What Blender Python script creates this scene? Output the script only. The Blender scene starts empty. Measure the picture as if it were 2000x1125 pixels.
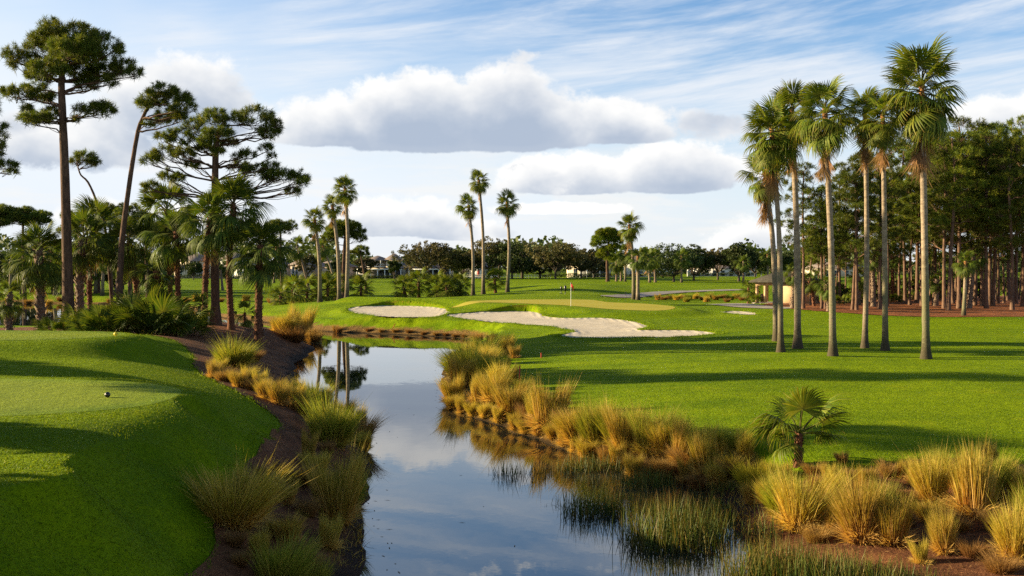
import bpy, bmesh, math, random
import numpy as np
from mathutils import Vector, Matrix, Euler
from mathutils.geometry import delaunay_2d_cdt

R = math.radians
SC = bpy.context.scene
COL = SC.collection
RNG = np.random.default_rng(7)

# ------------------------------------------------------------------ camera
CAM_H, F = 6.0, 2000.0            # eye height above the pond, focal length in photo pixels (2000 px wide)
HOR = 523.0                        # photo row of the horizon
cam_d = bpy.data.cameras.new('camera')
cam_d.sensor_width = 36.0
cam_d.lens = 36.0 * F / 2000.0
cam_d.shift_y = -(562.5 - HOR) / 2000.0
cam_d.clip_start = 0.1
cam_d.clip_end = 20000
cam = bpy.data.objects.new('camera', cam_d)
cam.location = (0, 0, CAM_H)
cam.rotation_euler = (R(90), 0, 0)
COL.objects.link(cam)
SC.camera = cam

# ------------------------------------------------------------------ light
SUN_EL, SUN_STRENGTH, SKY_STRENGTH, EXPOSURE = 14.0, 5.0, 0.05, 1.6
SHADOW_DIR = np.array([0.988, -0.15])          # where shadows fall on the ground
SHADOW_DIR /= np.linalg.norm(SHADOW_DIR)
to_sun = Vector((-SHADOW_DIR[0] * math.cos(R(SUN_EL)), -SHADOW_DIR[1] * math.cos(R(SUN_EL)), math.sin(R(SUN_EL))))
sun_d = bpy.data.lights.new('sun', 'SUN')
sun_d.energy = SUN_STRENGTH
sun_d.angle = R(0.6)
sun_d.color = (1.0, 0.80, 0.47)
sun = bpy.data.objects.new('sun', sun_d)
sun.rotation_euler = to_sun.to_track_quat('Z', 'Y').to_euler()
sun.location = (-60, 20, 60)
COL.objects.link(sun)

SC.view_settings.view_transform = 'Standard'
SC.view_settings.look = 'None'
SC.view_settings.gamma = 1.0
SC.view_settings.use_curve_mapping = False
SC.view_settings.exposure = EXPOSURE
SC.cycles.max_bounces = 6
SC.cycles.diffuse_bounces = 2
SC.cycles.glossy_bounces = 3
SC.cycles.transmission_bounces = 3
SC.cycles.transparent_max_bounces = 8
SC.cycles.use_denoising = False
SC.cycles.caustics_reflective = False
SC.cycles.caustics_refractive = False
SC.cycles.sample_clamp_indirect = 1.0


# ------------------------------------------------------------------ node helper
class E:
    """A socket with arithmetic: builds Math nodes."""
    def __init__(s, nt, sock):
        s.nt, s.k = nt, sock
    def _m(s, op, *a, clamp=False):
        n = s.nt.nodes.new('ShaderNodeMath'); n.operation = op; n.use_clamp = clamp
        for i, v in enumerate((s,) + a):
            if isinstance(v, E): s.nt.links.new(v.k, n.inputs[i])
            else: n.inputs[i].default_value = float(v)
        return E(s.nt, n.outputs[0])
    def __add__(s, o): return s._m('ADD', o)
    __radd__ = __add__
    def __sub__(s, o): return s._m('SUBTRACT', o)
    def __rsub__(s, o): return (s * -1.0) + o
    def __mul__(s, o): return s._m('MULTIPLY', o)
    __rmul__ = __mul__
    def __truediv__(s, o): return s._m('DIVIDE', o)
    def __pow__(s, o): return s._m('POWER', o)
    def max(s, o): return s._m('MAXIMUM', o)
    def min(s, o): return s._m('MINIMUM', o)
    def abs(s): return s._m('ABSOLUTE')
    def sqrt(s): return s._m('SQRT')
    def clamp(s): return s._m('ADD', 0.0, clamp=True)
    def step(s, a, b):                       # smoothstep from a to b (a may exceed b)
        n = s.nt.nodes.new('ShaderNodeMapRange'); n.interpolation_type = 'SMOOTHSTEP'
        lo, hi, o0, o1 = (a, b, 0.0, 1.0) if a < b else (b, a, 1.0, 0.0)
        s.nt.links.new(s.k, n.inputs[0])
        for i, v in zip((1, 2, 3, 4), (lo, hi, o0, o1)): n.inputs[i].default_value = v
        return E(s.nt, n.outputs[0])


def link(nt, v, inp):
    if isinstance(v, E): nt.links.new(v.k, inp)
    elif isinstance(v, (tuple, list)): inp.default_value = (*v, 1.0) if len(v) == 3 and len(inp.default_value) == 4 else v
    elif hasattr(v, 'is_output'): nt.links.new(v, inp)
    else: inp.default_value = v


def mixc(nt, fac, a, b, mode='MIX'):
    n = nt.nodes.new('ShaderNodeMix'); n.data_type = 'RGBA'; n.blend_type = mode
    link(nt, fac, n.inputs[0]); link(nt, a, n.inputs[6]); link(nt, b, n.inputs[7])
    return E(nt, n.outputs[2])


def comb(nt, x, y, z):
    n = nt.nodes.new('ShaderNodeCombineXYZ')
    for i, v in enumerate((x, y, z)): link(nt, v, n.inputs[i])
    return E(nt, n.outputs[0])


def sep(nt, v):
    n = nt.nodes.new('ShaderNodeSeparateXYZ'); link(nt, v, n.inputs[0])
    return [E(nt, o) for o in n.outputs]


def noise(nt, vec, scale, detail=3.0, rough=0.55, out=0, dist=0.0):
    n = nt.nodes.new('ShaderNodeTexNoise')
    if vec is not None: link(nt, vec, n.inputs['Vector'])
    n.inputs['Scale'].default_value = scale; n.inputs['Detail'].default_value = detail
    n.inputs['Roughness'].default_value = rough; n.inputs['Distortion'].default_value = dist
    return E(nt, n.outputs[out])


def attr(nt, name, vec=False, typ='GEOMETRY'):
    n = nt.nodes.new('ShaderNodeAttribute'); n.attribute_name = name; n.attribute_type = typ
    return E(nt, n.outputs['Vector' if vec else 'Fac'])


def ramp(nt, fac, stops):
    n = nt.nodes.new('ShaderNodeValToRGB'); link(nt, fac, n.inputs[0])
    el = n.color_ramp.elements
    while len(el) < len(stops): el.new(0.5)
    for e, (p, c) in zip(el, stops): e.position = p; e.color = (*c, 1)
    return E(nt, n.outputs[0])


# ------------------------------------------------------------------ sky
def build_world():
    w = bpy.data.worlds.new('World'); SC.world = w; w.use_nodes = True
    nt = w.node_tree; nt.nodes.clear()
    out = nt.nodes.new('ShaderNodeOutputWorld'); bg = nt.nodes.new('ShaderNodeBackground')
    nt.links.new(bg.outputs[0], out.inputs[0])
    sky = nt.nodes.new('ShaderNodeTexSky'); sky.sky_type = 'NISHITA'; sky.sun_disc = False
    sky.sun_elevation = R(SUN_EL)
    sky.sun_rotation = math.atan2(to_sun.x, to_sun.y)
    sky.air_density = 1.0; sky.dust_density = 0.6; sky.ozone_density = 2.2
    tc = nt.nodes.new('ShaderNodeTexCoord')
    x, y, z = sep(nt, E(nt, tc.outputs['Generated']))
    az = x._m('ARCTAN2', y)                                   # 0 straight ahead, + to the right
    el = z._m('ARCSINE')
    P = lambda px: math.atan((px - 1000) / F)
    Q = lambda py: math.atan((HOR - py) / F)

    def heaps(az, el, hs):
        """rounded heaps of cumulus, domed above and flat below"""
        d = None
        for (px, py, rx, up, dn, amp) in hs:
            dx = (az - P(px)) * (F / rx); dy = (el - Q(py)) * F
            dy = (dy * (1.0 / up)).max(dy * (-1.0 / dn))
            g = (1.0 - (dx * dx + dy * dy).sqrt()) * amp
            d = g if d is None else d.max(g)
        return d

    def wobble(az, el, det, rough):
        return (noise(nt, comb(nt, az, el * 1.25, 0.37), 15.0, det, rough) - 0.5) * 1.25
    A = [(650, 272, 170, 112, 24, 1.15), (810, 272, 205, 172, 34, 1.35), (1000, 274, 230, 168, 30, 1.35), (1200, 268, 170, 100, 22, 1.2),
         (350, 245, 190, 135, 55, 1.1), (130, 310, 260, 90, 50, 0.85), (1980, 255, 190, 55, 40, 0.75)]
    B = [(1120, 366, 190, 100, 20, 1.2), (1300, 362, 170, 116, 22, 1.25), (1430, 350, 90, 60, 16, 0.9)]
    C = [(770, 452, 190, 84, 16, 1.05), (900, 462, 130, 50, 12, .9), (1100, 412, 190, 26, 10, 0.85), (1500, 484, 160, 78, 12, 1.0), (300, 440, 300, 70, 20, .7)]
    AZ2, EL2 = az - 0.008, el + 0.024                          # a little way towards the sun
    w0 = wobble(az, el, 9.0, 0.65); w2 = wobble(AZ2, EL2, 4.0, 0.56)
    sc = (noise(nt, comb(nt, az, el * 2.6, 3.1), 5.0, 2.0, 0.5) - 0.60) * 3.0 - (el - 0.12).abs() * 1.6   # scattered heaps all round
    layers = []
    for hs in (C, B, A):
        d0 = heaps(az, el, hs); d2 = heaps(AZ2, EL2, hs)
        if hs is A: d0 = d0.max(sc); d2 = d2.max(sc)
        d0 = d0 + w0; d2 = d2 + w2
        lit = (1.0 - d2.step(-0.30, 0.85) * 0.95 - d0.step(0.5, 1.2) * 0.08).clamp()
        layers.append((d0.step(0.18, 0.40), lit))
    sky_c = E(nt, sky.outputs[0])
    veil = (el.max(0.0)).step(0.27, 0.02)                     # haze whitens the sky towards the horizon
    lift = el.step(0.60, 0.28) * 0.9
    base = mixc(nt, lift, sky_c, mixc(nt, 1.0, sky_c, (0.95, 1.32, 1.65), 'MULTIPLY'))
    glow = az.step(0.30, -0.95) * el.step(0.62, 0.18) * 0.95         # paler towards the sun
    base = mixc(nt, (veil * 0.86 + glow).clamp(), base, (6.7, 7.1, 7.5))
    low = (el.max(0.0)).step(0.085, 0.0)
    base = mixc(nt, low * 0.5, base, (6.9, 6.7, 6.55))
    # long thin ice clouds, mostly on the side away from the sun
    st = noise(nt, comb(nt, az * 0.9 + el * 0.6, el * 8.5 - az * 1.1, 1.7), 3.0, 7.0, 0.62, dist=0.35)
    st2 = noise(nt, comb(nt, az * 2.2, el * 3.0, 8.3), 1.6, 3.0, 0.5) + az * 0.35
    cir = st.step(0.36, 0.68) * st2.step(0.30, 0.52) * el.step(0.03, 0.14) * el.step(0.55, 0.26)
    base = mixc(nt, cir * 0.85, base, (6.9, 7.0, 7.2))
    # small puffs higher up
    pf = noise(nt, comb(nt, az * 1.2, el * 2.2, 5.0), 34.0, 5.0, 0.6)
    pg = noise(nt, comb(nt, az, el * 2.0, 2.0), 6.0, 2.0, 0.5)
    puff = pf.step(0.52, 0.68) * el.step(0.262, 0.285) * pg.step(0.40, 0.54) * el.step(0.6, 0.4)
    base = mixc(nt, puff * 0.85, base, (7.9, 7.8, 7.6))
    # low level bands of cream cloud near the horizon
    bn = noise(nt, comb(nt, az * 1.2, el * 7.0, 4.4), 5.0, 5.0, 0.6).step(0.46, 0.62) * el.step(0.16, 0.07)
    base = mixc(nt, bn * 0.55, base, (7.5, 7.2, 6.8))
    fin = base
    for al, lit in layers:
        fin = mixc(nt, al * el.step(-0.01, 0.02), fin, mixc(nt, lit, (3.5, 4.05, 4.95), (8.5, 8.2, 7.8)))
    fin = mixc(nt, 1.0, fin, (0.85, 0.87, 0.89), 'MULTIPLY')
    nt.links.new(fin.k, bg.inputs[0])
    bg.inputs[1].default_value = SKY_STRENGTH
build_world()


# ------------------------------------------------------------------ scene helpers
def W(px, py, z):
    """photo pixel + height of the ground there -> place on the ground"""
    Y = F * (CAM_H - z) / (py - HOR)
    return np.array([(px - 1000) * Y / F, Y, z])


def mk_mesh(name, V, F_, mat=None, attrs=None, smooth=False):
    """V (n,3); F_ a list of (m,k) int arrays (k = 3 or 4)"""
    me = bpy.data.meshes.new(name)
    V = np.ascontiguousarray(V, dtype=np.float32)
    if isinstance(F_, np.ndarray): F_ = [F_]
    F_ = [np.asarray(f, dtype=np.int32) for f in F_ if len(f)]
    me.vertices.add(len(V)); me.vertices.foreach_set('co', V.ravel())
    nl = sum(f.size for f in F_); npoly = sum(len(f) for f in F_)
    me.loops.add(nl); me.loops.foreach_set('vertex_index', np.concatenate([f.ravel() for f in F_]))
    tot = np.concatenate([np.full(len(f), f.shape[1], np.int32) for f in F_])
    st = np.zeros(npoly, np.int32); st[1:] = np.cumsum(tot)[:-1]
    me.polygons.add(npoly); me.polygons.foreach_set('loop_start', st); me.polygons.foreach_set('loop_total', tot)
    if smooth: me.polygons.foreach_set('use_smooth', np.ones(npoly, bool))
    me.update(calc_edges=True)
    for k, a in (attrs or {}).items():
        at = me.attributes.new(k, 'FLOAT', 'POINT'); at.data.foreach_set('value', np.ascontiguousarray(a, dtype=np.float32))
    for m in (mat if isinstance(mat, (list, tuple)) else [mat]):
        if m is not None: me.materials.append(m)
    return me


def add(name, me, parent=None, loc=(0, 0, 0), rot=(0, 0, 0), scale=(1, 1, 1), label=None, cat=None, group=None, kind=None):
    o = bpy.data.objects.new(name, me)
    COL.objects.link(o)
    if parent is not None: o.parent = parent
    o.location = loc; o.rotation_euler = rot; o.scale = scale
    if label: o['label'] = label
    if cat: o['category'] = cat
    if group: o['group'] = group
    if kind: o['kind'] = kind
    return o


def sdf(poly, X, Y):
    """signed distance to a closed polygon, negative inside"""
    poly = np.asarray(poly, float)
    shp = X.shape; X = X.ravel(); Y = Y.ravel()
    best = np.full(X.shape, 1e18); ins = np.zeros(X.shape, bool)
    for (x0, y0), (x1, y1) in zip(poly, np.roll(poly, -1, 0)):
        dx, dy = x1 - x0, y1 - y0
        t = np.clip(((X - x0) * dx + (Y - y0) * dy) / (dx * dx + dy * dy + 1e-12), 0, 1)
        best = np.minimum(best, (X - x0 - t * dx) ** 2 + (Y - y0 - t * dy) ** 2)
        c = (y0 > Y) != (y1 > Y)
        if abs(dy) > 1e-12: ins ^= c & (X < (Y - y0) / dy * dx + x0)
    d = np.sqrt(best)
    return np.where(ins, -d, d).reshape(shp)


def smooth_poly(pts, n=6):
    """closed Catmull-Rom through the points"""
    p = np.asarray(pts, float); m = len(p); out = []
    for i in range(m):
        a, b, c, d = p[i - 1], p[i], p[(i + 1) % m], p[(i + 2) % m]
        for k in range(n):
            t = k / n
            out.append(0.5 * ((2 * b) + (c - a) * t + (2 * a - 5 * b + 4 * c - d) * t * t + (3 * b - a - 3 * c + d) * t ** 3))
    return np.array(out)


def sst(a, b, x):
    t = np.clip((x - a) / (b - a), 0, 1)
    return t * t * (3 - 2 * t)


def pix_poly(pts, z=None, n=6):
    """closed outline from photo pixels; (px,py) with one z or (px,py,z)"""
    return smooth_poly([W(*(p if z is None else (p[0], p[1], z)))[:2] for p in pts], n)
# ------------------------------------------------------------------ the lie of the land
POND = smooth_poly([
    (-3.0, 12), (-3.1, 20), (-3.5, 23.7), (-3.75, 27), (-4.1, 30), (-4.9, 34), (-6.3, 39), (-8.6, 45), (-10.6, 51), (-12.6, 59), (-13.9, 66),
    (-14.4, 73), (-15.5, 79), (-19.5, 84), (-28, 88), (-40, 92), (-60, 96), (-100, 98), (-150, 120), (-150, 170), (-100, 176), (-64, 168),
    (-48, 150), (-38, 128), (-27.5, 113), (-22.5, 103), (-18.5, 97), (-13, 93.5), (-8, 90.5), (-3.9, 86.5), (-3.2, 81), (-4.2, 70), (-4.0, 60), (-3.5, 52), (-2.9, 46),
    (-1.5, 41), (0.3, 37), (2.2, 33.2), (4.0, 30), (5.4, 27.6), (5.6, 25), (5.0, 22.5), (4.6, 20), (4.3, 12), (4, 6), (-3, 6)], 5)
# bunker outlines (photo pixels, sand level)
_za = lambda py: 1.35 + 0.25 * (621 - py) / 23
_zb = lambda py: 1.10 + 0.25 * (662 - py) / 50
BUNK_A = pix_poly([(x, y, _za(y)) for x, y in [(680, 607), (700, 601), (760, 598), (830, 600), (866, 604), (872, 612), (852, 620), (790, 621), (725, 617)]])
BUNK_B = pix_poly([(x, y, _zb(y)) for x, y in [(872, 619), (930, 613), (1000, 611), (1045, 612), (1062, 620), (1110, 624), (1180, 624), (1230, 630), (1262, 640), (1245, 647),
                   (1330, 647), (1396, 653), (1360, 659), (1250, 662), (1130, 662), (1095, 657), (1125, 650), (1075, 639), (1000, 634), (930, 627)]])
BUNK_C = pix_poly([(1412, 611), (1440, 609), (1474, 613), (1470, 616), (1440, 615)], 1.45)


def sand_level(k, X, Y):
    return {'a': 1.35 + (Y - 95) * 0.0114, 'b': 1.10 + (Y - 70) * 0.0093, 'c': 1.43 + 0 * Y}[k]
GREEN = pix_poly([(880, 590, 2.35), (950, 586, 2.45), (1060, 585, 2.45), (1150, 586, 2.4), (1190, 591, 2.25), (1260, 596, 2.05), (1318, 604, 1.8), (1290, 609, 1.75), (1200, 608, 1.75),
                  (1110, 603, 1.8), (1040, 598.5, 1.95), (960, 594, 2.12)], None, 6)
PLATEAU = pix_poly([(690, 585, 2.2), (740, 583, 2.35), (880, 584, 2.45), (1000, 583, 2.5), (1150, 583, 2.45), (1240, 590, 2.25), (1325, 602, 1.85), (1325, 610, 1.7), (1200, 613, 1.65),
                    (1100, 606, 1.74), (1050, 602, 1.85), (960, 597, 2.0), (870, 589, 2.15), (760, 586.5, 2.2)], None, 5)
TEE_LO = smooth_poly([(-30, 19.5), (-18, 19.6), (-11.0, 20.6), (-8.4, 22.0), (-7.9, 23.8), (-8.6, 26.0), (-11.5, 27.6), (-18, 28), (-30, 28)], 5)
TEE_UP = smooth_poly([(-40, 37.4), (-24, 37.6), (-18, 38.2), (-15.9, 39.8), (-15.8, 41.8), (-18, 43.5), (-26, 44.5), (-40, 45)], 5)

CTRL = [(0, 1125, 3.0), (200, 1125, 2.75), (345, 1125, 2.1), (0, 1000, 2.95), (200, 1000, 2.8), (370, 1000, 2.1), (0, 900, 2.85), (300, 900, 2.6), (450, 900, 2.0), (560, 850, 1.35),
        (450, 1000, 1.35), (520, 1100, 0.9), (600, 1000, 0.6), (620, 900, 0.8), (400, 860, 2.2), (585, 826, 1.3), (500, 770, 1.75), (400, 735, 2.1), (300, 760, 2.55), (330, 830, 2.5),
        (0, 705, 2.8), (200, 700, 2.7), (330, 700, 2.2), (380, 700, 1.9), (330, 662, 2.3), (280, 655, 2.45), (400, 645, 2.0), (470, 640, 1.9), (510, 640, 1.6), (580, 668, 0.6), (520, 690, 0.9), (450, 690, 1.6),
        (133, 650, 1.9), (60, 648, 1.7), (240, 650, 1.9), (0, 650, 1.7), (330, 645, 1.9), (0, 638, 0.9), (200, 632, 0.8), (400, 620, 0.5),
        (0, 582, 1.0), (200, 575, 1.1), (450, 580, 0.9), (560, 580, 0.9), (300, 562, 1.6), (450, 545, 2.4), (100, 555, 1.8), (0, 545, 2.2), (620, 556, 1.7),
        (520, 606, 0.7), (600, 593, 1.5), (680, 588, 2.0), (650, 620, 1.0), (690, 628, 1.15), (800, 629, 1.15), (900, 634, 1.1), (960, 638, 1.05), (770, 612, 1.4), (1000, 625, 1.25), (1100, 640, 1.2), (1200, 650, 1.15),
        (700, 580, 0.9), (800, 583, 1.0), (880, 582, 1.05), (944, 573, 1.9), (990, 569, 2.1), (1000, 560, 2.3), (1100, 553.5, 3.2), (1180, 556, 3.0), (1020, 555, 2.7), (1100, 570, 2.4), (1240, 583, 1.6), (1222, 578, 1.85), (1300, 571, 2.0), (1420, 566, 2.1), (1380, 585, 1.2), (1300, 585, 1.25), (1450, 583, 1.25),
        (1200, 545, 2.6), (1450, 540, 3.1), (1350, 552, 2.5), (800, 549, 2.4), (800, 562, 1.8), (700, 556, 2.1), (900, 556, 2.1), (1300, 558, 2.4), (1250, 563, 2.2),
        (1400, 602, 1.5), (1450, 597, 1.55), (1500, 592, 1.6), (1560, 597, 1.6), (1600, 605, 1.55), (1800, 615, 1.4), (2000, 612, 1.4), (1800, 590, 1.7), (2000, 588, 1.75), (1700, 565, 2.0), (1900, 560, 2.2), (1650, 550, 2.4),
        (1400, 664, 1.2), (1500, 640, 1.35), (1400, 630, 1.35), (1700, 640, 1.35), (2000, 640, 1.35), (1500, 700, 1.3), (1200, 690, 1.05), (1700, 700, 1.3), (2000, 700, 1.35), (1050, 700, 0.9), (1020, 670, 0.9), (1100, 760, 0.95), (1300, 800, 1.1), (1600, 800, 1.25), (1900, 800, 1.3),
        (2000, 850, 1.25), (1400, 860, 1.0), (1600, 880, 1.15), (1800, 890, 1.15), (2000, 900, 1.1), (1500, 930, 0.75), (1900, 1000, 0.7), (2000, 1125, 0.55), (1600, 1000, 0.5), (1700, 1060, 0.42), (1600, 1125, 0.18), (1800, 1125, 0.4), (1500, 1040, 0.2)]
_extra = [(-60, 10, 3), (-60, 25, 3), (-60, 45, 3), (-60, 70, 1.8), (-12, 6, 3.0), (-7, 8, 2.9), (60, 20, 1.3), (60, 50, 1.4), (90, 100, 1.5), (25, 10, 0.7), (10, 10, 0.2),
          (-200, 300, 2.4), (200, 300, 2.6), (-300, 600, 2.4), (300, 600, 2.6), (0, 450, 2.6), (0, 700, 2.6), (0, 1500, 2.0), (-900, 1500, 2.0), (900, 1500, 2.0), (0, 4000, 1.0), (-3000, 4000, 1.0), (3000, 4000, 1.0), (-160, 200, 1.5), (150, 200, 2.0)]
_P = np.array([W(*c) for c in CTRL] + [np.array(e, float) for e in _extra])


def _uv(X, Y):
    Y = np.maximum(Y, 1.0)
    return np.stack([X / Y * 1.6, np.log(Y)], -1)


def _tps_fit(P):
    A = _uv(P[:, 0], P[:, 1]); n = len(A)
    r2 = ((A[:, None] - A[None]) ** 2).sum(-1)
    K = 0.5 * r2 * np.log(r2 + 1e-12) + np.eye(n) * 0.002
    Q = np.concatenate([np.ones((n, 1)), A], 1)
    M = np.block([[K, Q], [Q.T, np.zeros((3, 3))]])
    s = np.linalg.solve(M, np.concatenate([P[:, 2], np.zeros(3)]))
    return A, s
_A, _S = _tps_fit(_P)
_vn = RNG.random((64, 64))


def vnoise(X, Y, s):
    """cheap smooth value noise in world metres"""
    x = X / s; y = Y / s
    i = np.floor(x).astype(int); j = np.floor(y).astype(int); u = x - i; v = y - j
    u = u * u * (3 - 2 * u); v = v * v * (3 - 2 * v)
    g = lambda a, b: _vn[a % 64, b % 64]
    return (g(i, j) * (1 - u) + g(i + 1, j) * u) * (1 - v) + (g(i, j + 1) * (1 - u) + g(i + 1, j + 1) * u) * v - 0.5


def ground_z(X, Y, full=False):
    X = np.atleast_1d(np.asarray(X, float)); Y = np.atleast_1d(np.asarray(Y, float))
    shp = X.shape; X = X.ravel(); Y = Y.ravel()
    z = np.empty(X.shape)
    for s in range(0, len(X), 20000):
        a = _uv(X[s:s + 20000], Y[s:s + 20000])
        r2 = ((a[:, None] - _A[None]) ** 2).sum(-1)
        z[s:s + 20000] = (0.5 * r2 * np.log(r2 + 1e-12)) @ _S[:-3] + _S[-3] + a @ _S[-2:]
    z = np.clip(z, -0.5, 4.0)
    z += 0.10 * vnoise(X, Y, 9.0) * sst(10, 60, Y) + 0.07 * vnoise(X + 31, Y, 3.3)
    far = sst(150, 260, Y); z += far * 1.2 * vnoise(X + 7, Y * 1.6, 60.0)
    # tees and green are levelled platforms
    d = sdf(TEE_LO, X, Y); z = z + (2.98 - z) * sst(3.6, -0.4, d)
    d = sdf(TEE_UP, X, Y); z = z + (3.30 - z) * sst(3.2, 0.0, d)
    d = sdf(PLATEAU, X, Y); zp = np.clip(1.72 + (Y - 92) * 0.034, 1.6, 2.5) + (X + 5) * -0.004
    z = z + (zp - z) * sst(3.4, 0.0, d)
    db = {}
    for k, pl in (('a', BUNK_A), ('b', BUNK_B), ('c', BUNK_C)):
        d = sdf(pl, X, Y); db[k] = d
        sl = sand_level(k, X, Y)
        z = z + sst(2.5, 0.0, d) * np.maximum(0, sl + 0.12 + 0.10 * vnoise(X, Y, 1.3) - z)
        z = z + (sl - 0.35 - z) * sst(0.02, -0.32, d + 0.16 * vnoise(X, Y, 0.8))
    dw = sdf(POND, X, Y) + 0.5 * vnoise(X, Y, 1.7) + 0.25 * vnoise(X + 9, Y + 4, 0.7)
    near = sst(60, 30, Y)
    bank = 0.03 + dw * (0.42 + 0.12 * near) 
    z = np.where(dw < 0, np.maximum(-1.2, dw * 0.5), np.minimum(z, bank + 0.35 * np.maximum(dw - 2.0, 0)))
    if full: return z.reshape(shp), dw.reshape(shp), {k: v.reshape(shp) for k, v in db.items()}
    return z.reshape(shp)


def gz(x, y): return float(ground_z(np.array([x]), np.array([y]))[0])
# ------------------------------------------------------------------ materials
MATS = {}


def new_mat(name):
    m = bpy.data.materials.new(name); m.use_nodes = True
    nt = m.node_tree; nt.nodes.clear()
    out = nt.nodes.new('ShaderNodeOutputMaterial')
    MATS[name] = m
    return m, nt, out


def principled(nt, out, color, rough=0.8, spec=0.3, normal=None, **kw):
    b = nt.nodes.new('ShaderNodeBsdfPrincipled')
    link(nt, color, b.inputs['Base Color']); link(nt, rough, b.inputs['Roughness']); b.inputs['Specular IOR Level'].default_value = spec
    for k, v in kw.items(): link(nt, v, b.inputs[k.replace('_', ' ')])
    if normal is not None: nt.links.new(normal.k, b.inputs['Normal'])
    nt.links.new(b.outputs[0], out.inputs[0])
    return b


def bump(nt, h, strength, dist):
    n = nt.nodes.new('ShaderNodeBump'); n.inputs['Strength'].default_value = strength; n.inputs['Distance'].default_value = dist
    nt.links.new(h.k, n.inputs['Height'])
    return E(nt, n.outputs[0])


def pos(nt):
    g = nt.nodes.new('ShaderNodeNewGeometry')
    return E(nt, g.outputs['Position'])


def objcoord(nt):
    g = nt.nodes.new('ShaderNodeTexCoord')
    return E(nt, g.outputs['Object'])


def objrand(nt):
    g = nt.nodes.new('ShaderNodeObjectInfo')
    return E(nt, g.outputs['Random'])


def turf_colour(nt, p, light, dark):
    x, y, z = sep(nt, p)
    n1 = noise(nt, p, 0.09, 4.0, 0.55); n2 = noise(nt, p, 0.7, 4.0, 0.6); n3 = noise(nt, p, 9.0, 3.0, 0.7)
    f = (n1 * 0.8 + n2 * 0.65 + n3 * 0.75 - 0.6).clamp()
    shade_streak = noise(nt, comb(nt, x * 0.035, y * 0.45, 0.0), 1.0, 3.0, 0.6)  # long streaks of shade across the fairway, painted into the turf colour
    f = (f + (shade_streak - 0.5) * 0.55).clamp()
    c = mixc(nt, f.step(0.15, 0.85), dark, light)
    yel = noise(nt, p, 0.35, 5.0, 0.65).step(0.56, 0.72)
    return mixc(nt, yel * 0.45, c, (0.23, 0.25, 0.006))


def grass_bump(nt, p, s=1.0):
    x, y, z = sep(nt, p)
    a = noise(nt, p, 55.0, 2.0, 0.6); b = noise(nt, p, 14.0, 3.0, 0.65); c = noise(nt, p, 2.6, 3.0, 0.6)
    h = a * 0.025 + b * 0.055 + c * 0.10
    return bump(nt, h, 0.9 * s, 1.0)


def mat_ground():
    m, nt, out = new_mat('turf')
    p = pos(nt)
    g = turf_colour(nt, p, (0.185, 0.260, 0.002), (0.085, 0.150, 0.002))
    x, y, z = sep(nt, p)
    dw = attr(nt, 'shore'); rough = attr(nt, 'lip')
    nz = noise(nt, p, 1.3, 4.0, 0.6); nf = noise(nt, p, 11.0, 4.0, 0.7)
    straw = mixc(nt, nf.step(0.35, 0.65), (0.075, 0.040, 0.016), (0.26, 0.165, 0.06))
    edge = (dw + (nz - 0.5) * 1.6).step(1.55, 0.85)
    g = mixc(nt, edge, g, straw)
    g = mixc(nt, (rough * (nf + 0.35)).step(0.55, 0.9) * 0.6, g, (0.20, 0.10, 0.02))
    wet = dw.step(0.30, 0.02)
    g = mixc(nt, wet * 0.85, g, (0.018, 0.013, 0.009))
    principled(nt, out, g, 0.9, 0.04, grass_bump(nt, p), Sheen_Weight=0.0)
    return m


def mat_green():
    m, nt, out = new_mat('putting_turf')
    p = pos(nt)
    n = noise(nt, p, 0.35, 4.0, 0.5); n2 = noise(nt, p, 30.0, 2.0, 0.5)
    c = mixc(nt, (n * 0.8 + n2 * 0.4 - 0.1).clamp(), (0.34, 0.31, 0.030), (0.44, 0.37, 0.055))
    principled(nt, out, c, 0.85, 0.1, bump(nt, n2 * 0.006, 0.6, 1.0))
    return m


def mat_tee():
    m, nt, out = new_mat('tee_turf')
    p = pos(nt)
    g = turf_colour(nt, p, (0.215, 0.27, 0.008), (0.13, 0.19, 0.005))
    n = noise(nt, p, 22.0, 3.0, 0.7)
    ed = attr(nt, 'edge'); g = mixc(nt, n.step(0.55, 0.8) * 0.5, g, (0.26, 0.28, 0.03))
    g = mixc(nt, (ed + (n - 0.5) * 0.9).step(1.1, 0.1), g, turf_colour(nt, p, (0.185, 0.260, 0.002), (0.085, 0.150, 0.002)))
    principled(nt, out, g, 0.85, 0.12, grass_bump(nt, p, 0.6), Sheen_Weight=0.0)
    return m


def mat_sand():
    m, nt, out = new_mat('sand')
    p = pos(nt)
    n = noise(nt, p, 1.2, 5.0, 0.6); f = noise(nt, p, 30.0, 2.0, 0.6)
    x, y, z = sep(nt, p)
    edge = attr(nt, 'edge')
    rk = (x * 9.0 + noise(nt, p, 0.8, 2.0) * 5.0)._m('SINE')      # rake lines up the faces
    c = mixc(nt, n.step(0.3, 0.7), (0.50, 0.435, 0.34), (0.61, 0.54, 0.44))
    h = rk * 0.02 * edge.step(1.6, 0.2) + n * 0.045 + f * 0.008
    principled(nt, out, c, 0.9, 0.1, bump(nt, h, 0.8, 1.0))
    return m


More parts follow.
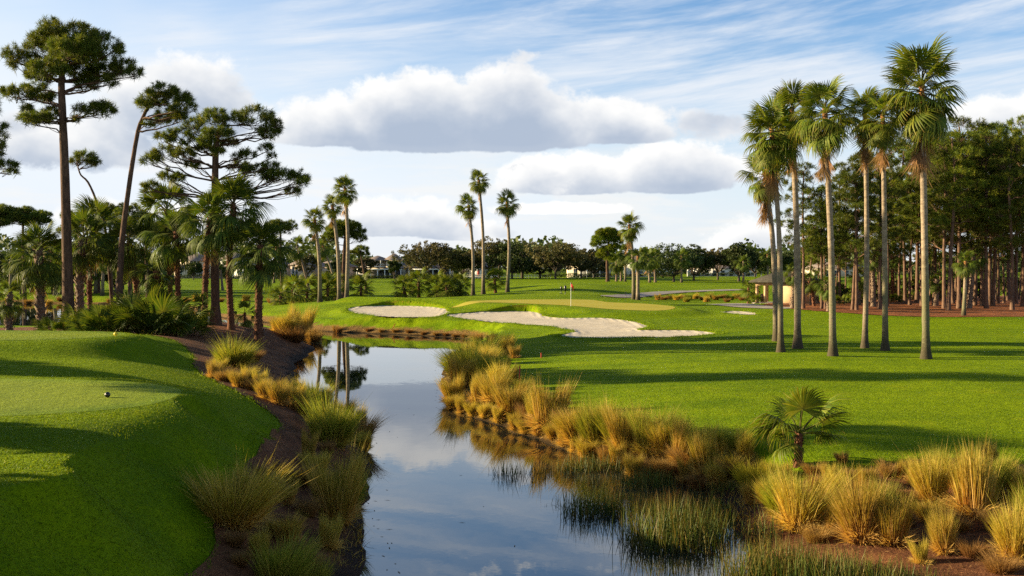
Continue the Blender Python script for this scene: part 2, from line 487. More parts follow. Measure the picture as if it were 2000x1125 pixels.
def mat_mulch(name, dark, mid, light, sc=1.0):
    m, nt, out = new_mat(name)
    p = pos(nt)
    n = noise(nt, p, 1.1 * sc, 4.0, 0.6); f = noise(nt, p, 16.0 * sc, 4.0, 0.75); v = noise(nt, p, 42.0 * sc, 2.0, 0.7)
    c = mixc(nt, n.step(0.35, 0.65), dark, mid)
    c = mixc(nt, f.step(0.52, 0.72), c, light)
    dw = attr(nt, 'shore')
    c = mixc(nt, (dw + (n - 0.5) * 0.8).step(0.9, 0.1) * 0.85, c, (0.016, 0.013, 0.011))
    h = n * 0.10 + f * 0.06 + v * 0.02
    principled(nt, out, c, 0.9, 0.15, bump(nt, h, 1.0, 1.0))
    return m


def mat_path():
    m, nt, out = new_mat('path_concrete')
    p = pos(nt)
    n = noise(nt, p, 0.7, 5.0, 0.6); f = noise(nt, p, 18.0, 3.0, 0.6)
    c = mixc(nt, n.step(0.3, 0.7), (0.24, 0.21, 0.19), (0.36, 0.32, 0.28))
    c = mixc(nt, f.step(0.6, 0.75) * 0.5, c, (0.15, 0.13, 0.12))
    principled(nt, out, c, 0.85, 0.25, bump(nt, f * 0.01, 0.6, 1.0))
    return m


def mat_water():
    m, nt, out = new_mat('pond_water')
    p = pos(nt)
    x, y, z = sep(nt, p)
    v = comb(nt, x, y * 0.6, 0.0)
    n = noise(nt, v, 1.6, 3.0, 0.55); n2 = noise(nt, v, 0.23, 2.0, 0.5)
    b = nt.nodes.new('ShaderNodeBsdfPrincipled')
    b.inputs['Base Color'].default_value = (0.010, 0.016, 0.016, 1); b.inputs['Roughness'].default_value = 0.015
    b.inputs['IOR'].default_value = 2.3; b.inputs['Specular IOR Level'].default_value = 0.62
    nb = bump(nt, n * 0.0035 + n2 * 0.006, 0.35, 1.0)
    nt.links.new(nb.k, b.inputs['Normal'])
    nt.links.new(b.outputs[0], out.inputs[0])
    return m


mat_ground(); mat_green(); mat_tee(); mat_sand(); mat_path(); mat_water()
mat_mulch('mulch', (0.080, 0.030, 0.014), (0.200, 0.080, 0.034), (0.42, 0.20, 0.085))
mat_mulch('pine_straw', (0.13, 0.045, 0.018), (0.27, 0.095, 0.036), (0.48, 0.22, 0.085), 0.6)


def leaf_mat(name, stops, tintcol=None, trans=0.35, rough=0.5, rand=0.25, spec=0.25, tip=None, noise_scale=None):
    """leaf/blade material: 'h' runs along the blade, 'tint' is one random number for each blade"""
    m, nt, out = new_mat(name)
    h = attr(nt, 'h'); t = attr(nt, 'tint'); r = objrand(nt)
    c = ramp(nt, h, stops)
    if tintcol: c = mixc(nt, t.step(0.45, 1.0) * tintcol[1], c, tintcol[0])
    if tip: c = mixc(nt, h.step(tip[1], 1.0) * t.step(0.2, 0.7), c, tip[0])
    v = nt.nodes.new('ShaderNodeHueSaturation')
    vv = (1.0 - rand) + t * rand + r * rand
    link(nt, vv, v.inputs['Value']); link(nt, c, v.inputs['Color'])
    link(nt, 0.49 + r * 0.02, v.inputs['Hue'])
    col = E(nt, v.outputs[0])
    b = nt.nodes.new('ShaderNodeBsdfPrincipled')
    link(nt, col, b.inputs['Base Color']); b.inputs['Roughness'].default_value = rough; b.inputs['Specular IOR Level'].default_value = spec
    tr = nt.nodes.new('ShaderNodeBsdfTranslucent'); link(nt, mixc(nt, 1.0, col, (1.25, 1.15, 0.55), 'MULTIPLY'), tr.inputs[0])
    mx = nt.nodes.new('ShaderNodeMixShader'); mx.inputs[0].default_value = trans
    nt.links.new(b.outputs[0], mx.inputs[1]); nt.links.new(tr.outputs[0], mx.inputs[2]); nt.links.new(mx.outputs[0], out.inputs[0])
    return m


def plain(name, col, rough=0.7, spec=0.3, var=0.25, sc=3.0, bmp=0.0):
    m, nt, out = new_mat(name)
    p = objcoord(nt); n = noise(nt, p, sc, 5.0, 0.6)
    c = mixc(nt, n.step(0.3, 0.75), tuple(v * (1 - var) for v in col), tuple(min(1, v * (1 + var)) for v in col))
    principled(nt, out, c, rough, spec, bump(nt, n, bmp, 0.02) if bmp else None)
    return m


# ------------------------------------------------------------------ ground, water, sheets
def build_ground():
    v = np.concatenate([np.linspace(math.log(7), math.log(58), 230)[:-1], np.linspace(math.log(58), math.log(128), 290), np.linspace(math.log(128), math.log(6000), 110)[1:]])
    u = np.concatenate([np.linspace(-2.2, -0.62, 50)[:-1], np.linspace(-0.62, 0.62, 400), np.linspace(0.62, 2.2, 50)[1:]])
    Yg, Ug = np.meshgrid(np.exp(v), u, indexing='ij'); Xg = Ug * Yg
    z, dw, db = ground_z(Xg, Yg, True)
    for pl, dep in SHEETS_UNDER: z = z - dep * sst(0.0, -0.3, sdf(pl, Xg, Yg))
    lip = np.maximum.reduce([sst(0.28, 0.05, np.abs(d - 0.02)) * sst(-0.5, -0.1, d) for d in db.values()])
    nr, nc = Xg.shape
    idx = np.arange(nr * nc).reshape(nr, nc)
    f = np.stack([idx[:-1, :-1], idx[:-1, 1:], idx[1:, 1:], idx[1:, :-1]], -1).reshape(-1, 4)
    V = np.stack([Xg, Yg, z], -1).reshape(-1, 3)
    me = mk_mesh('ground', V, f, MATS['turf'], {'shore': dw.ravel(), 'lip': lip.ravel()}, smooth=True)
    o = add('ground', me, kind='structure')
    o['label'] = 'mown green turf of the golf course, rolling down to the pond'


def sheet(name, poly, spacing, mat, zfun, rag=0.0, label=None, cat=None, kind='structure'):
    """a surface cut to an outline and laid on the land"""
    p = np.asarray(poly, float)
    # resample the outline
    seg = np.linalg.norm(np.roll(p, -1, 0) - p, axis=1); q = []
    for a, b, l in zip(p, np.roll(p, -1, 0), seg):
        k = max(1, int(l / (spacing * 0.5)))
        q += [a + (b - a) * i / k for i in range(k)]
    q = np.array(q)
    if rag: q = q + np.stack([vnoise(q[:, 0] * 3, q[:, 1] * 3, 1.0), vnoise(q[:, 0] * 3 + 50, q[:, 1] * 3, 1.0)], -1) * rag * 2
    x0, y0 = q.min(0); x1, y1 = q.max(0)
    gx, gy = np.meshgrid(np.arange(x0, x1, spacing), np.arange(y0, y1, spacing))
    gx = gx + (RNG.random(gx.shape) - .5) * spacing * 0.3; gy = gy + (RNG.random(gy.shape) - .5) * spacing * 0.3
    d = sdf(q, gx, gy); ins = d < -spacing * 0.4
    pts = [Vector(a) for a in q] + [Vector(a) for a in np.stack([gx[ins], gy[ins]], -1)]
    n = len(q)
    vs, es, fs, *_ = delaunay_2d_cdt(pts, [(i, (i + 1) % n) for i in range(n)], [], 1, 1e-5)
    P = np.array([[a.x, a.y] for a in vs])
    z = zfun(P[:, 0], P[:, 1])
    _, dw, _ = ground_z(P[:, 0], P[:, 1], True)
    ed = -sdf(q, P[:, 0], P[:, 1])
    me = mk_mesh(name, np.column_stack([P, z]), np.array([list(f) for f in fs]), MATS[mat], {'shore': dw, 'edge': ed}, smooth=True)
    return add(name, me, label=label, cat=cat, kind=kind)


def ribbon(pts, w):
    """outline of a path from a middle line"""
    p = np.array(pts, float); t = np.gradient(p, axis=0); t /= np.linalg.norm(t, axis=1)[:, None]
    nrm = np.column_stack([-t[:, 1], t[:, 0]]) * w / 2
    return smooth_poly(np.concatenate([p + nrm, (p - nrm)[::-1]]), 4)


MULCH_L = smooth_poly([(-80, 58), (-30, 60), (-22, 56), (-17.6, 53), (-14.8, 47.5), (-13.4, 43), (-11.4, 37.5), (-8.9, 33.5), (-6.9, 30.2), (-6.5, 28), (-6.2, 25), (-5.8, 22), (-5.3, 18), (-4.8, 15), (-4.2, 12.4), (-3.9, 9),
                       (-1.6, 9), (-2, 20), (-2.3, 27), (-3.2, 32), (-5, 38), (-8, 46), (-10.6, 56), (-12, 68), (-13, 75), (-17, 80), (-26, 83), (-45, 83), (-80, 80)], 4)
MULCH_R = smooth_poly([(3.4, 8), (20, 7.5), (40, 8), (40, 25), (20, 25.6), (13.5, 25.6), (11.2, 26.3), (9, 25.6), (6.9, 25.2), (6.0, 26.4), (5.2, 28), (4.2, 28.5), (4.2, 26), (3.8, 20)], 4)
STRAW = smooth_poly([W(*p)[:2] for p in [(1496, 600, 1.55), (1560, 605, 1.5), (1650, 611, 1.48), (1750, 616, 1.45), (1850, 618, 1.42), (2000, 618, 1.4), (2400, 618, 1.4)]] + [(95, 125), (80, 150), (55, 146), (40, 140), (34, 131), (30, 122)], 4)
PATH_A = ribbon([W(*p)[:2] for p in [(1190, 581, 1.75), (1225, 578, 1.85), (1265, 574, 1.9), (1310, 570.5, 2.0), (1370, 567.5, 2.05), (1440, 565, 2.1)]], 3.2)
PATH_B = ribbon([W(*p)[:2] for p in [(1412, 592.5, 1.55), (1440, 596, 1.55), (1475, 599, 1.55), (1510, 601, 1.55), (1550, 602, 1.55)]], 4.5)
TERRACE = np.array([W(*p)[:2] for p in [(1478, 598.5, 1.57), (1545, 601.5, 1.57), (1560, 588, 1.62), (1488, 588, 1.62)]])
SHEETS_UNDER = [(MULCH_L, 0.12), (MULCH_R, 0.12), (STRAW, 0.08), (PATH_A, 0.1), (PATH_B, 0.1), (GREEN, 0.05), (TEE_LO, 0.012), (TEE_UP, 0.012)]
build_ground()
lay = lambda h: (lambda x, y: ground_z(x, y) + h)
sheet('mulch_bed', MULCH_L, 0.8, 'mulch', lay(0.02), 0.12, 'dark brown mulch bed under the palms, running along the near bank')
sheet('mulch_bed', MULCH_R, 0.55, 'mulch', lay(0.02), 0.12, 'brown straw covered bank among the grass clumps nearest the camera')
sheet('pine_straw_bed', STRAW, 1.6, 'pine_straw', lay(0.03), 0.3, 'red brown pine straw on the floor of the pine grove')
sheet('putting_green', GREEN, 0.9, 'putting_turf', lay(0.012), 0, 'closely mown yellowish putting green around the red flag')
sheet('tee_box', TEE_LO, 0.7, 'tee_turf', lay(0.004), 0, 'lower tee of pale mown turf with the black tee marker')
sheet('tee_box', TEE_UP, 0.8, 'tee_turf', lay(0.004), 0, 'upper tee of pale mown turf in front of the trees')
sheet('cart_path', PATH_A, 1.2, 'path_concrete', lay(0.03), 0, 'grey cart path curving behind the green past the reed bed')
sheet('cart_path', PATH_B, 1.0, 'path_concrete', lay(0.04), 0, 'grey cart path leading up to the small shelter')


def sand_z(k):
    def f(x, y):
        d = ground_z(x, y, True)[2][k]
        return sand_level(k, x, y) + 0.10 * sst(-1.3, 0, d) + 0.05 * vnoise(x, y, 1.6)
    return f
for k, pl, lb in (('a', BUNK_A, 'oval white sand bunker in the bank below the green, nearest the close pair of fan palms'), ('b', BUNK_B, 'long lobed white sand bunker in front of the putting green'), ('c', BUNK_C, 'small sliver of a white sand bunker in front of the shelter')):
    nn = np.roll(pl, -1, 0) - np.roll(pl, 1, 0); nn = np.column_stack([nn[:, 1], -nn[:, 0]]) / (np.linalg.norm(nn, axis=1)[:, None] + 1e-9)
    sg = 1.0 if sdf(pl, (pl + nn * .05)[:, 0], (pl + nn * .05)[:, 1]).mean() > 0 else -1.0
    pl = pl + nn * sg * 0.3
    sheet('sand_bunker', pl, 0.8, 'sand', sand_z(k), 0.0, lb)
wx = np.array([[-260, 4, 0], [14, 4, 0], [14, 200, 0], [-260, 200, 0]], float)
add('water', mk_mesh('water', wx, np.array([[0, 1, 2, 3]]), MATS['pond_water']), kind='structure', label='still pond water reflecting the clouds')
# ------------------------------------------------------------------ plant materials
leaf_mat('frond_green', [(0.0, (0.10, 0.10, 0.02)), (0.35, (0.075, 0.120, 0.010)), (1.0, (0.115, 0.150, 0.014))], ((0.18, 0.185, 0.018), 0.7), 0.35, 0.55, 0.3, 0.22, ((0.26, 0.18, 0.05), 0.80))
leaf_mat('frond_deep', [(0.0, (0.09, 0.09, 0.02)), (0.35, (0.050, 0.090, 0.010)), (1.0, (0.080, 0.120, 0.014))], ((0.14, 0.155, 0.02), 0.6), 0.32, 0.58, 0.3, 0.2)
leaf_mat('frond_yellow', [(0.0, (0.22, 0.15, 0.03)), (0.5, (0.36, 0.24, 0.025)), (1.0, (0.40, 0.22, 0.05))], None, 0.35, 0.55, 0.2, 0.2)
leaf_mat('frond_dead', [(0.0, (0.16, 0.09, 0.04)), (0.5, (0.32, 0.18, 0.075)), (1.0, (0.44, 0.28, 0.13))], ((0.18, 0.09, 0.04), 0.7), 0.2, 0.8, 0.3, 0.1)
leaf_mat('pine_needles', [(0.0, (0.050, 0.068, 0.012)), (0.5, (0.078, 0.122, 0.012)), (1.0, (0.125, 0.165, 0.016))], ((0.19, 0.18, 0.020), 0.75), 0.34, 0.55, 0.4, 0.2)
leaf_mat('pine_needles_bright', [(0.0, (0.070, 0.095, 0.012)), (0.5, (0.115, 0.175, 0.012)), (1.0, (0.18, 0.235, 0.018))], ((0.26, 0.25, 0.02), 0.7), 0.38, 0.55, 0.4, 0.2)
leaf_mat('oak_leaves', [(0.0, (0.065, 0.065, 0.022)), (1.0, (0.115, 0.110, 0.034))], ((0.17, 0.135, 0.055), 0.9), 0.2, 0.6, 0.4, 0.2)
leaf_mat('dark_leaves', [(0.0, (0.030, 0.046, 0.012)), (1.0, (0.055, 0.080, 0.018))], ((0.07, 0.08, 0.022), 0.6), 0.2, 0.6, 0.4, 0.2)
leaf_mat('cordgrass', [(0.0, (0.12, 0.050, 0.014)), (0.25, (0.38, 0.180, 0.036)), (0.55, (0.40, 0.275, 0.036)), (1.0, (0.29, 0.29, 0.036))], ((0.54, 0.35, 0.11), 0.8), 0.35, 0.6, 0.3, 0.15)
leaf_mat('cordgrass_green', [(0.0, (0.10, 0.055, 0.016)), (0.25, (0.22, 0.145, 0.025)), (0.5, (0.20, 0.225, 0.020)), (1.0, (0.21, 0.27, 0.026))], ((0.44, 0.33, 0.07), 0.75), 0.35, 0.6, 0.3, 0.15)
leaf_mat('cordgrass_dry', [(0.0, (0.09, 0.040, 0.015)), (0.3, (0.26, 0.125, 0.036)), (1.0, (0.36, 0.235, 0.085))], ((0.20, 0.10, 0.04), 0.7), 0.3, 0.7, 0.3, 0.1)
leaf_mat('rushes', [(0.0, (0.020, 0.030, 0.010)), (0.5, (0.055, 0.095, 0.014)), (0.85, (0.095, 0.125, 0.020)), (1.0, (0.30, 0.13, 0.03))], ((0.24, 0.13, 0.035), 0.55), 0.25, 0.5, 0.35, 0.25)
leaf_mat('shrub_leaves', [(0.0, (0.040, 0.065, 0.012)), (1.0, (0.085, 0.125, 0.018))], ((0.16, 0.16, 0.02), 0.6), 0.3, 0.5, 0.35, 0.3)
leaf_mat('yellow_weed', [(0.0, (0.12, 0.11, 0.02)), (1.0, (0.34, 0.30, 0.02))], ((0.14, 0.12, 0.02), 0.7), 0.3, 0.6, 0.3, 0.1)


def mat_bark(name, a, b, c, zs=0.25, sc=7.0, bs=0.8):
    m, nt, out = new_mat(name)
    p = objcoord(nt); x, y, z = sep(nt, p)
    v = comb(nt, x, y, z * zs)
    n = noise(nt, v, sc, 5.0, 0.65); k = noise(nt, v, sc * 3.2, 3.0, 0.6); g = noise(nt, p, 0.6, 3.0, 0.5)
    col = mixc(nt, n.step(0.35, 0.65), a, b)
    col = mixc(nt, k.step(0.55, 0.75) * 0.8, col, c)
    col = mixc(nt, g.step(0.45, 0.7) * 0.3, col, tuple(q * 0.6 for q in a))
    principled(nt, out, col, 0.9, 0.15, bump(nt, n * 0.05 + k * 0.02, bs, 1.0))
    return m


def mat_palm_trunk():
    m, nt, out = new_mat('palm_trunk')
    p = objcoord(nt); x, y, z = sep(nt, p); h = attr(nt, 'h')
    r = objrand(nt)
    n = noise(nt, comb(nt, x, y, z * 2.2), 3.0, 5.0, 0.65); ring = noise(nt, comb(nt, x * 0.3, y * 0.3, z * 6.0), 1.6, 4.0, 0.7); f = noise(nt, p, 14.0, 4.0, 0.7)
    col = mixc(nt, n.step(0.3, 0.7), (0.165, 0.125, 0.09), (0.33, 0.26, 0.19))
    col = mixc(nt, ring.step(0.45, 0.65) * 0.35, col, (0.20, 0.165, 0.13))
    alg = (n * 0.7 + f * 0.5 + r * 0.25).step(0.62, 0.85) * h.step(0.55, 0.22)
    col = mixc(nt, alg * 0.75, col, (0.105, 0.115, 0.05))
    st = (h + (f - 0.5) * 0.22 + (n - 0.5) * 0.2).step(0.17, 0.03)          # stained, sooty foot
    col = mixc(nt, st * 0.85, col, (0.045, 0.036, 0.022))
    col = mixc(nt, f.step(0.55, 0.68) * 0.6, col, (0.12, 0.095, 0.07))
    col = mixc(nt, (h + (f - 0.5) * 0.03).step(0.88, 0.92), col, mixc(nt, f.step(0.4, 0.6), (0.10, 0.045, 0.02), (0.30, 0.15, 0.05)))   # fibrous top
    principled(nt, out, col, 0.9, 0.15, bump(nt, ring * 0.014 + f * 0.022 + n * 0.03, 0.9, 1.0))
    return m


mat_palm_trunk()
mat_bark('pine_bark', (0.060, 0.036, 0.025), (0.130, 0.075, 0.050), (0.20, 0.115, 0.075))
mat_bark('pine_bark_red', (0.085, 0.052, 0.036), (0.175, 0.105, 0.072), (0.28, 0.175, 0.12))
mat_bark('boot_bark', (0.085, 0.036, 0.020), (0.180, 0.078, 0.042), (0.28, 0.15, 0.085), 0.5, 9.0)
mat_bark('oak_bark', (0.050, 0.040, 0.032), (0.10, 0.080, 0.062), (0.15, 0.12, 0.09))
mat_bark('boot_pale', (0.11, 0.075, 0.055), (0.24, 0.17, 0.12), (0.40, 0.31, 0.23), 0.5, 9.0)


# ------------------------------------------------------------------ geometry makers
class Geo:
    def __init__(s): s.V, s.T, s.Q, s.h, s.t, s.n = [], [], [], [], [], 0
    def put(s, V, T=None, Q=None, h=0.0, t=0.5):
        V = np.asarray(V, float).reshape(-1, 3)
        if T is not None and len(T): s.T.append(np.asarray(T) + s.n)
        if Q is not None and len(Q): s.Q.append(np.asarray(Q) + s.n)
        s.V.append(V); s.h.append(np.broadcast_to(h, len(V))); s.t.append(np.broadcast_to(t, len(V))); s.n += len(V)
        return s
    def mesh(s, name, mat, smooth=False):
        F_ = ([np.concatenate(s.Q)] if s.Q else []) + ([np.concatenate(s.T)] if s.T else [])
        return mk_mesh(name, np.concatenate(s.V), F_, MATS[mat], {'h': np.concatenate(s.h), 'tint': np.concatenate(s.t)}, smooth)


def tube(g, pts, rad, sides=8, cap=True, t=0.5):
    """a round limb through the points"""
    p = np.asarray(pts, float); n = len(p); rad = np.broadcast_to(rad, n)
    tg = np.gradient(p, axis=0); tg /= np.linalg.norm(tg, axis=1)[:, None] + 1e-9
    ref = np.where(np.abs(tg[:, 2:3]) > 0.9, np.array([[1.0, 0, 0]]), np.array([[0, 0, 1.0]]))
    a = np.cross(tg, ref); a /= np.linalg.norm(a, axis=1)[:, None] + 1e-9
    for i in range(1, n):
        if np.dot(a[i], a[i - 1]) < 0: a[i] = -a[i]
    b = np.cross(tg, a)
    th = np.linspace(0, 2 * np.pi, sides, endpoint=False)
    ring = p[:, None] + rad[:, None, None] * (np.cos(th)[None, :, None] * a[:, None] + np.sin(th)[None, :, None] * b[:, None])
    idx = np.arange(n * sides).reshape(n, sides)
    q = np.stack([idx[:-1], np.roll(idx[:-1], -1, 1), np.roll(idx[1:], -1, 1), idx[1:]], -1).reshape(-1, 4)
    h = np.repeat(np.linspace(0, 1, n), sides)
    V = ring.reshape(-1, 3)
    T = None
    if cap:
        V = np.concatenate([V, p[-1:]]); h = np.append(h, 1.0)
        T = np.stack([idx[-1], np.roll(idx[-1], -1), np.full(sides, n * sides)], -1)
    g.put(V, T, q, h, t)


def spline(pts, n=14):
    p = np.asarray(pts, float); m = len(p); out = []
    P = np.concatenate([[2 * p[0] - p[1]], p, [2 * p[-1] - p[-2]]])
    for t in np.linspace(0, m - 1 - 1e-9, n):
        i = int(t); u = t - i; a, b, c, d = P[i], P[i + 1], P[i + 2], P[i + 3]
        out.append(0.5 * (2 * b + (c - a) * u + (2 * a - 5 * b + 4 * c - d) * u * u + (3 * b - a - 3 * c + d) * u ** 3))
    return np.array(out)


def unit(v): return v / (np.linalg.norm(v, axis=-1, keepdims=True) + 1e-9)


def blades(g, base, d, L, bend, w, tint, segs=3, rng=RNG):
    """thin curved blades; all arguments are arrays of n"""
    n = len(base); d = unit(d)
    side = unit(np.cross(d, rng.normal(size=(n, 3))))
    ts = np.linspace(0, 1, segs + 1)
    V = np.zeros((n, 2 * segs + 1, 3)); h = np.zeros((n, 2 * segs + 1))
    for k, t in enumerate(ts):
        c = base + d * (L * t)[:, None] + bend * (L * t * t)[:, None]
        if k < segs:
            ww = (w * (1 - 0.75 * (t ** 1.5)))[:, None]
            V[:, 2 * k] = c - side * ww * .5; V[:, 2 * k + 1] = c + side * ww * .5; h[:, 2 * k:2 * k + 2] = t
        else: V[:, 2 * segs] = c; h[:, 2 * segs] = 1
    o = np.arange(n)[:, None] * (2 * segs + 1)
    Q = np.concatenate([o + np.array([[2 * k, 2 * k + 1, 2 * k + 3, 2 * k + 2]]) for k in range(segs - 1)]) if segs > 1 else None
    T = o + np.array([[2 * segs - 2, 2 * segs - 1, 2 * segs]])
    g.put(V, T, Q, h.ravel(), np.repeat(tint, 2 * segs + 1))


def clump_mesh(name, mat, seed, n=1500, r=0.32, L=1.25, spread=0.55, droop=0.30, w=0.011, dry=0.0):
    rng = np.random.default_rng(seed); g = Geo()
    a = rng.random(n) * 2 * np.pi; q = np.sqrt(rng.random(n)) * r
    off = np.stack([np.cos(a), np.sin(a)], -1)
    base = np.column_stack([off * q[:, None], -0.03 * np.ones(n)])
    lean = spread * (0.15 + 0.85 * (q / r)) * (0.4 + rng.random(n))
    a2 = a + rng.normal(size=n) * 0.55
    bias = rng.normal(size=2) * 0.14; ph = rng.random() * 6.28; am = 0.10 + 0.16 * rng.random()
    d = np.column_stack([np.cos(a2) * lean + bias[0], np.sin(a2) * lean + bias[1], np.ones(n)])
    Ls = (1 - am * 0.3 + am * 1.2 * np.sin(a * 2 + ph) * (q / r)) * L * (0.40 + 0.62 * rng.random(n)) * np.where(rng.random(n) < .06, 1.22, 1.0)
    bend = np.column_stack([np.cos(a2) * droop * (0.3 + rng.random(n)), np.sin(a2) * droop * (0.3 + rng.random(n)), -droop * 0.75 * (0.2 + rng.random(n))])
    blades(g, base, d, Ls, bend, w * (0.7 + 0.6 * rng.random(n)), rng.random(n), 4, rng)
    m = n // 4                                                    # short dead thatch round the foot
    a = rng.random(m) * 2 * np.pi; q = r * (0.6 + 0.6 * rng.random(m))
    d = np.column_stack([np.cos(a) * 1.3, np.sin(a) * 1.3, 0.35 + rng.random(m)])
    blades(g, np.column_stack([np.cos(a) * q * 0.8, np.sin(a) * q * 0.8, rng.random(m) * 0.12]), d, L * (0.15 + 0.35 * rng.random(m)), np.column_stack([np.zeros((m, 2)), -0.5 * rng.random(m)]), np.full(m, w * 1.1), np.full(m, 1.0), 3, rng)
    me = g.mesh(name, mat)
    return me


def frond_mesh(name, mat, Lp=1.0, Rf=1.15, nseg=34, span=2.15, droop=0.25, tip=0.55, fold=0.15, seed=0, costa=0.0, split=0.42, ragged=0.1):
    """fan leaf: petiole along +X from the origin, then the fan"""
    rng = np.random.default_rng(seed); g = Geo()
    k = 7; t = np.linspace(0, 1, k)
    tube(g, np.column_stack([t * Lp, 0 * t, -0.10 * Lp * t * t]), 0.035 - 0.017 * t, 4, False, t=0.2)
    g.h[-1] = np.zeros(len(g.h[-1]))
    th = np.linspace(-span, span, nseg); dth = th[1] - th[0]
    st = np.array([0.03, split, split + (1 - split) * 0.38, split + (1 - split) * 0.72, 1.0])
    n0 = -0.10 * Lp; V = []; Q = []; T = []; H = []; TT = []
    for i, a in enumerate(th):
        R_ = Rf * (0.72 + 0.28 * math.cos(a * 0.75)) * (1 - ragged * rng.random())
        aa = a + rng.normal() * 0.02; tp = tip * (0.6 + 0.8 * rng.random()); sw = rng.normal() * 0.05; b = len(V); tt = rng.random()
        for j, s in enumerate(st):
            r = s * R_
            cx = Lp + r * math.cos(aa) + costa * s; cy = r * math.sin(aa)
            z = n0 - droop * Rf * s * s - fold * abs(math.sin(aa)) * r - tp * Rf * max(0, s - split * 0.9) ** 2 * 1.6
            shr = 1 - 0.25 * max(0, s - split) * tp                 # hanging tips reach less far out
            cx = Lp + (cx - Lp) * shr; cy = cy * shr
            cy += sw * max(0, s - split) * Rf
            hw = r * math.tan(dth / 2) * (1.0 if s <= split else (1 - (s - split) / (1 - split)) ** 0.8 * split / s)
            nx, ny = -math.sin(aa), math.cos(aa)
            if j < 4:
                V += [(cx - nx * hw, cy - ny * hw, z), (cx, cy, z + hw * 0.45), (cx + nx * hw, cy + ny * hw, z)]
                H += [s] * 3; TT += [tt] * 3
            else: V.append((cx, cy, z)); H.append(1.0); TT.append(tt)
        for j in range(3):
            c = b + 3 * j; Q += [(c, c + 1, c + 4, c + 3), (c + 1, c + 2, c + 5, c + 4)]
        c = b + 9; T += [(c, c + 1, c + 3), (c + 1, c + 2, c + 3)]
    g.put(V, T, Q, np.array(H), np.array(TT))
    return g.mesh(name, mat)


def trunk_mesh(name, mat, pts, r0, r1, flare=1.6, sides=12, n=18, seed=0, rough=0.03):
    rng = np.random.default_rng(seed); g = Geo()
    p = spline(pts, n); t = np.linspace(0, 1, n)
    H = np.linalg.norm(p[-1] - p[0])
    rad = (r0 + (r1 - r0) * t) * (1 + (flare - 1) * np.exp(-t * H / 0.55)) * (1 + rng.normal(size=n) * rough)
    tube(g, p, rad, sides)
    return g.mesh(name, mat, True), p, rad


def boots(p, rad, mat, name, seed=0, step=0.115, size=0.17, start=0.0, stop=1.0, per=5):
    """the old leaf bases that clad a palm trunk"""
    rng = np.random.default_rng(seed); g = Geo()
    L = np.concatenate([[0], np.cumsum(np.linalg.norm(np.diff(p, axis=0), axis=1))])
    ss = np.arange(L[-1] * start, L[-1] * stop, step / per)
    c = np.stack([np.interp(ss, L, p[:, k]) for k in range(3)], -1); r = np.interp(ss, L, rad)
    a = np.arange(len(ss)) * 2.39996 + rng.normal(size=len(ss)) * 0.1
    o = np.column_stack([np.cos(a), np.sin(a), 0 * a]); tg = np.column_stack([-np.sin(a), np.cos(a), 0 * a]); up = np.array([0, 0, 1.0])
    s = size * (0.75 + 0.5 * rng.random(len(ss)))[:, None]; skew = rng.normal(size=(len(ss), 1)) * 0.25
    rr = r[:, None]
    A = c + o * rr * 0.9 - tg * s * 0.42; B = c + o * rr * 0.9 + tg * s * 0.42
    C = c + o * (rr + s * 0.42) + tg * s * (0.26 + skew) + up * s * 0.95; D = c + o * (rr + s * 0.42) - tg * s * (0.26 - skew) + up * s * 0.95
    M = c + o * (rr + s * 0.25) + up * s * 0.25
    Ee = c + o * rr * 0.85 + up * s * 0.8
    V = np.stack([A, B, C, D, M, Ee], 1).reshape(-1, 3); b = np.arange(len(ss))[:, None] * 6
    T = np.concatenate([b + np.array([[0, 1, 4]]), b + np.array([[1, 2, 4]]), b + np.array([[2, 3, 4]]), b + np.array([[3, 0, 4]]), b + np.array([[3, 2, 5]])])
    g.put(V, T, None, np.tile([0, 0, 1, 1, .5, .5], len(ss)), np.repeat(rng.random(len(ss)), 6))
    return g.mesh(name, mat)


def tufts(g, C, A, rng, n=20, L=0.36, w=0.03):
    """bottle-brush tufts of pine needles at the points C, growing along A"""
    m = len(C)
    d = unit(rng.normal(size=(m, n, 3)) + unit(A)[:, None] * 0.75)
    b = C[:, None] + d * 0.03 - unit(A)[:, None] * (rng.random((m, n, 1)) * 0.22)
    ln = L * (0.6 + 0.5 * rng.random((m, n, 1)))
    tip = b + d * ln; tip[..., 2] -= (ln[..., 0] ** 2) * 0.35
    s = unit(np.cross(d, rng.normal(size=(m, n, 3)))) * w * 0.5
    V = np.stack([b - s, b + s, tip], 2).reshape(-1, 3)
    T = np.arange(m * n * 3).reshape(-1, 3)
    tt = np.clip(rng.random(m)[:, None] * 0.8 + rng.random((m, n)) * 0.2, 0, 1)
    g.put(V, T, None, np.tile([0, 0, 1.0], m * n), np.repeat(tt.ravel(), 3))


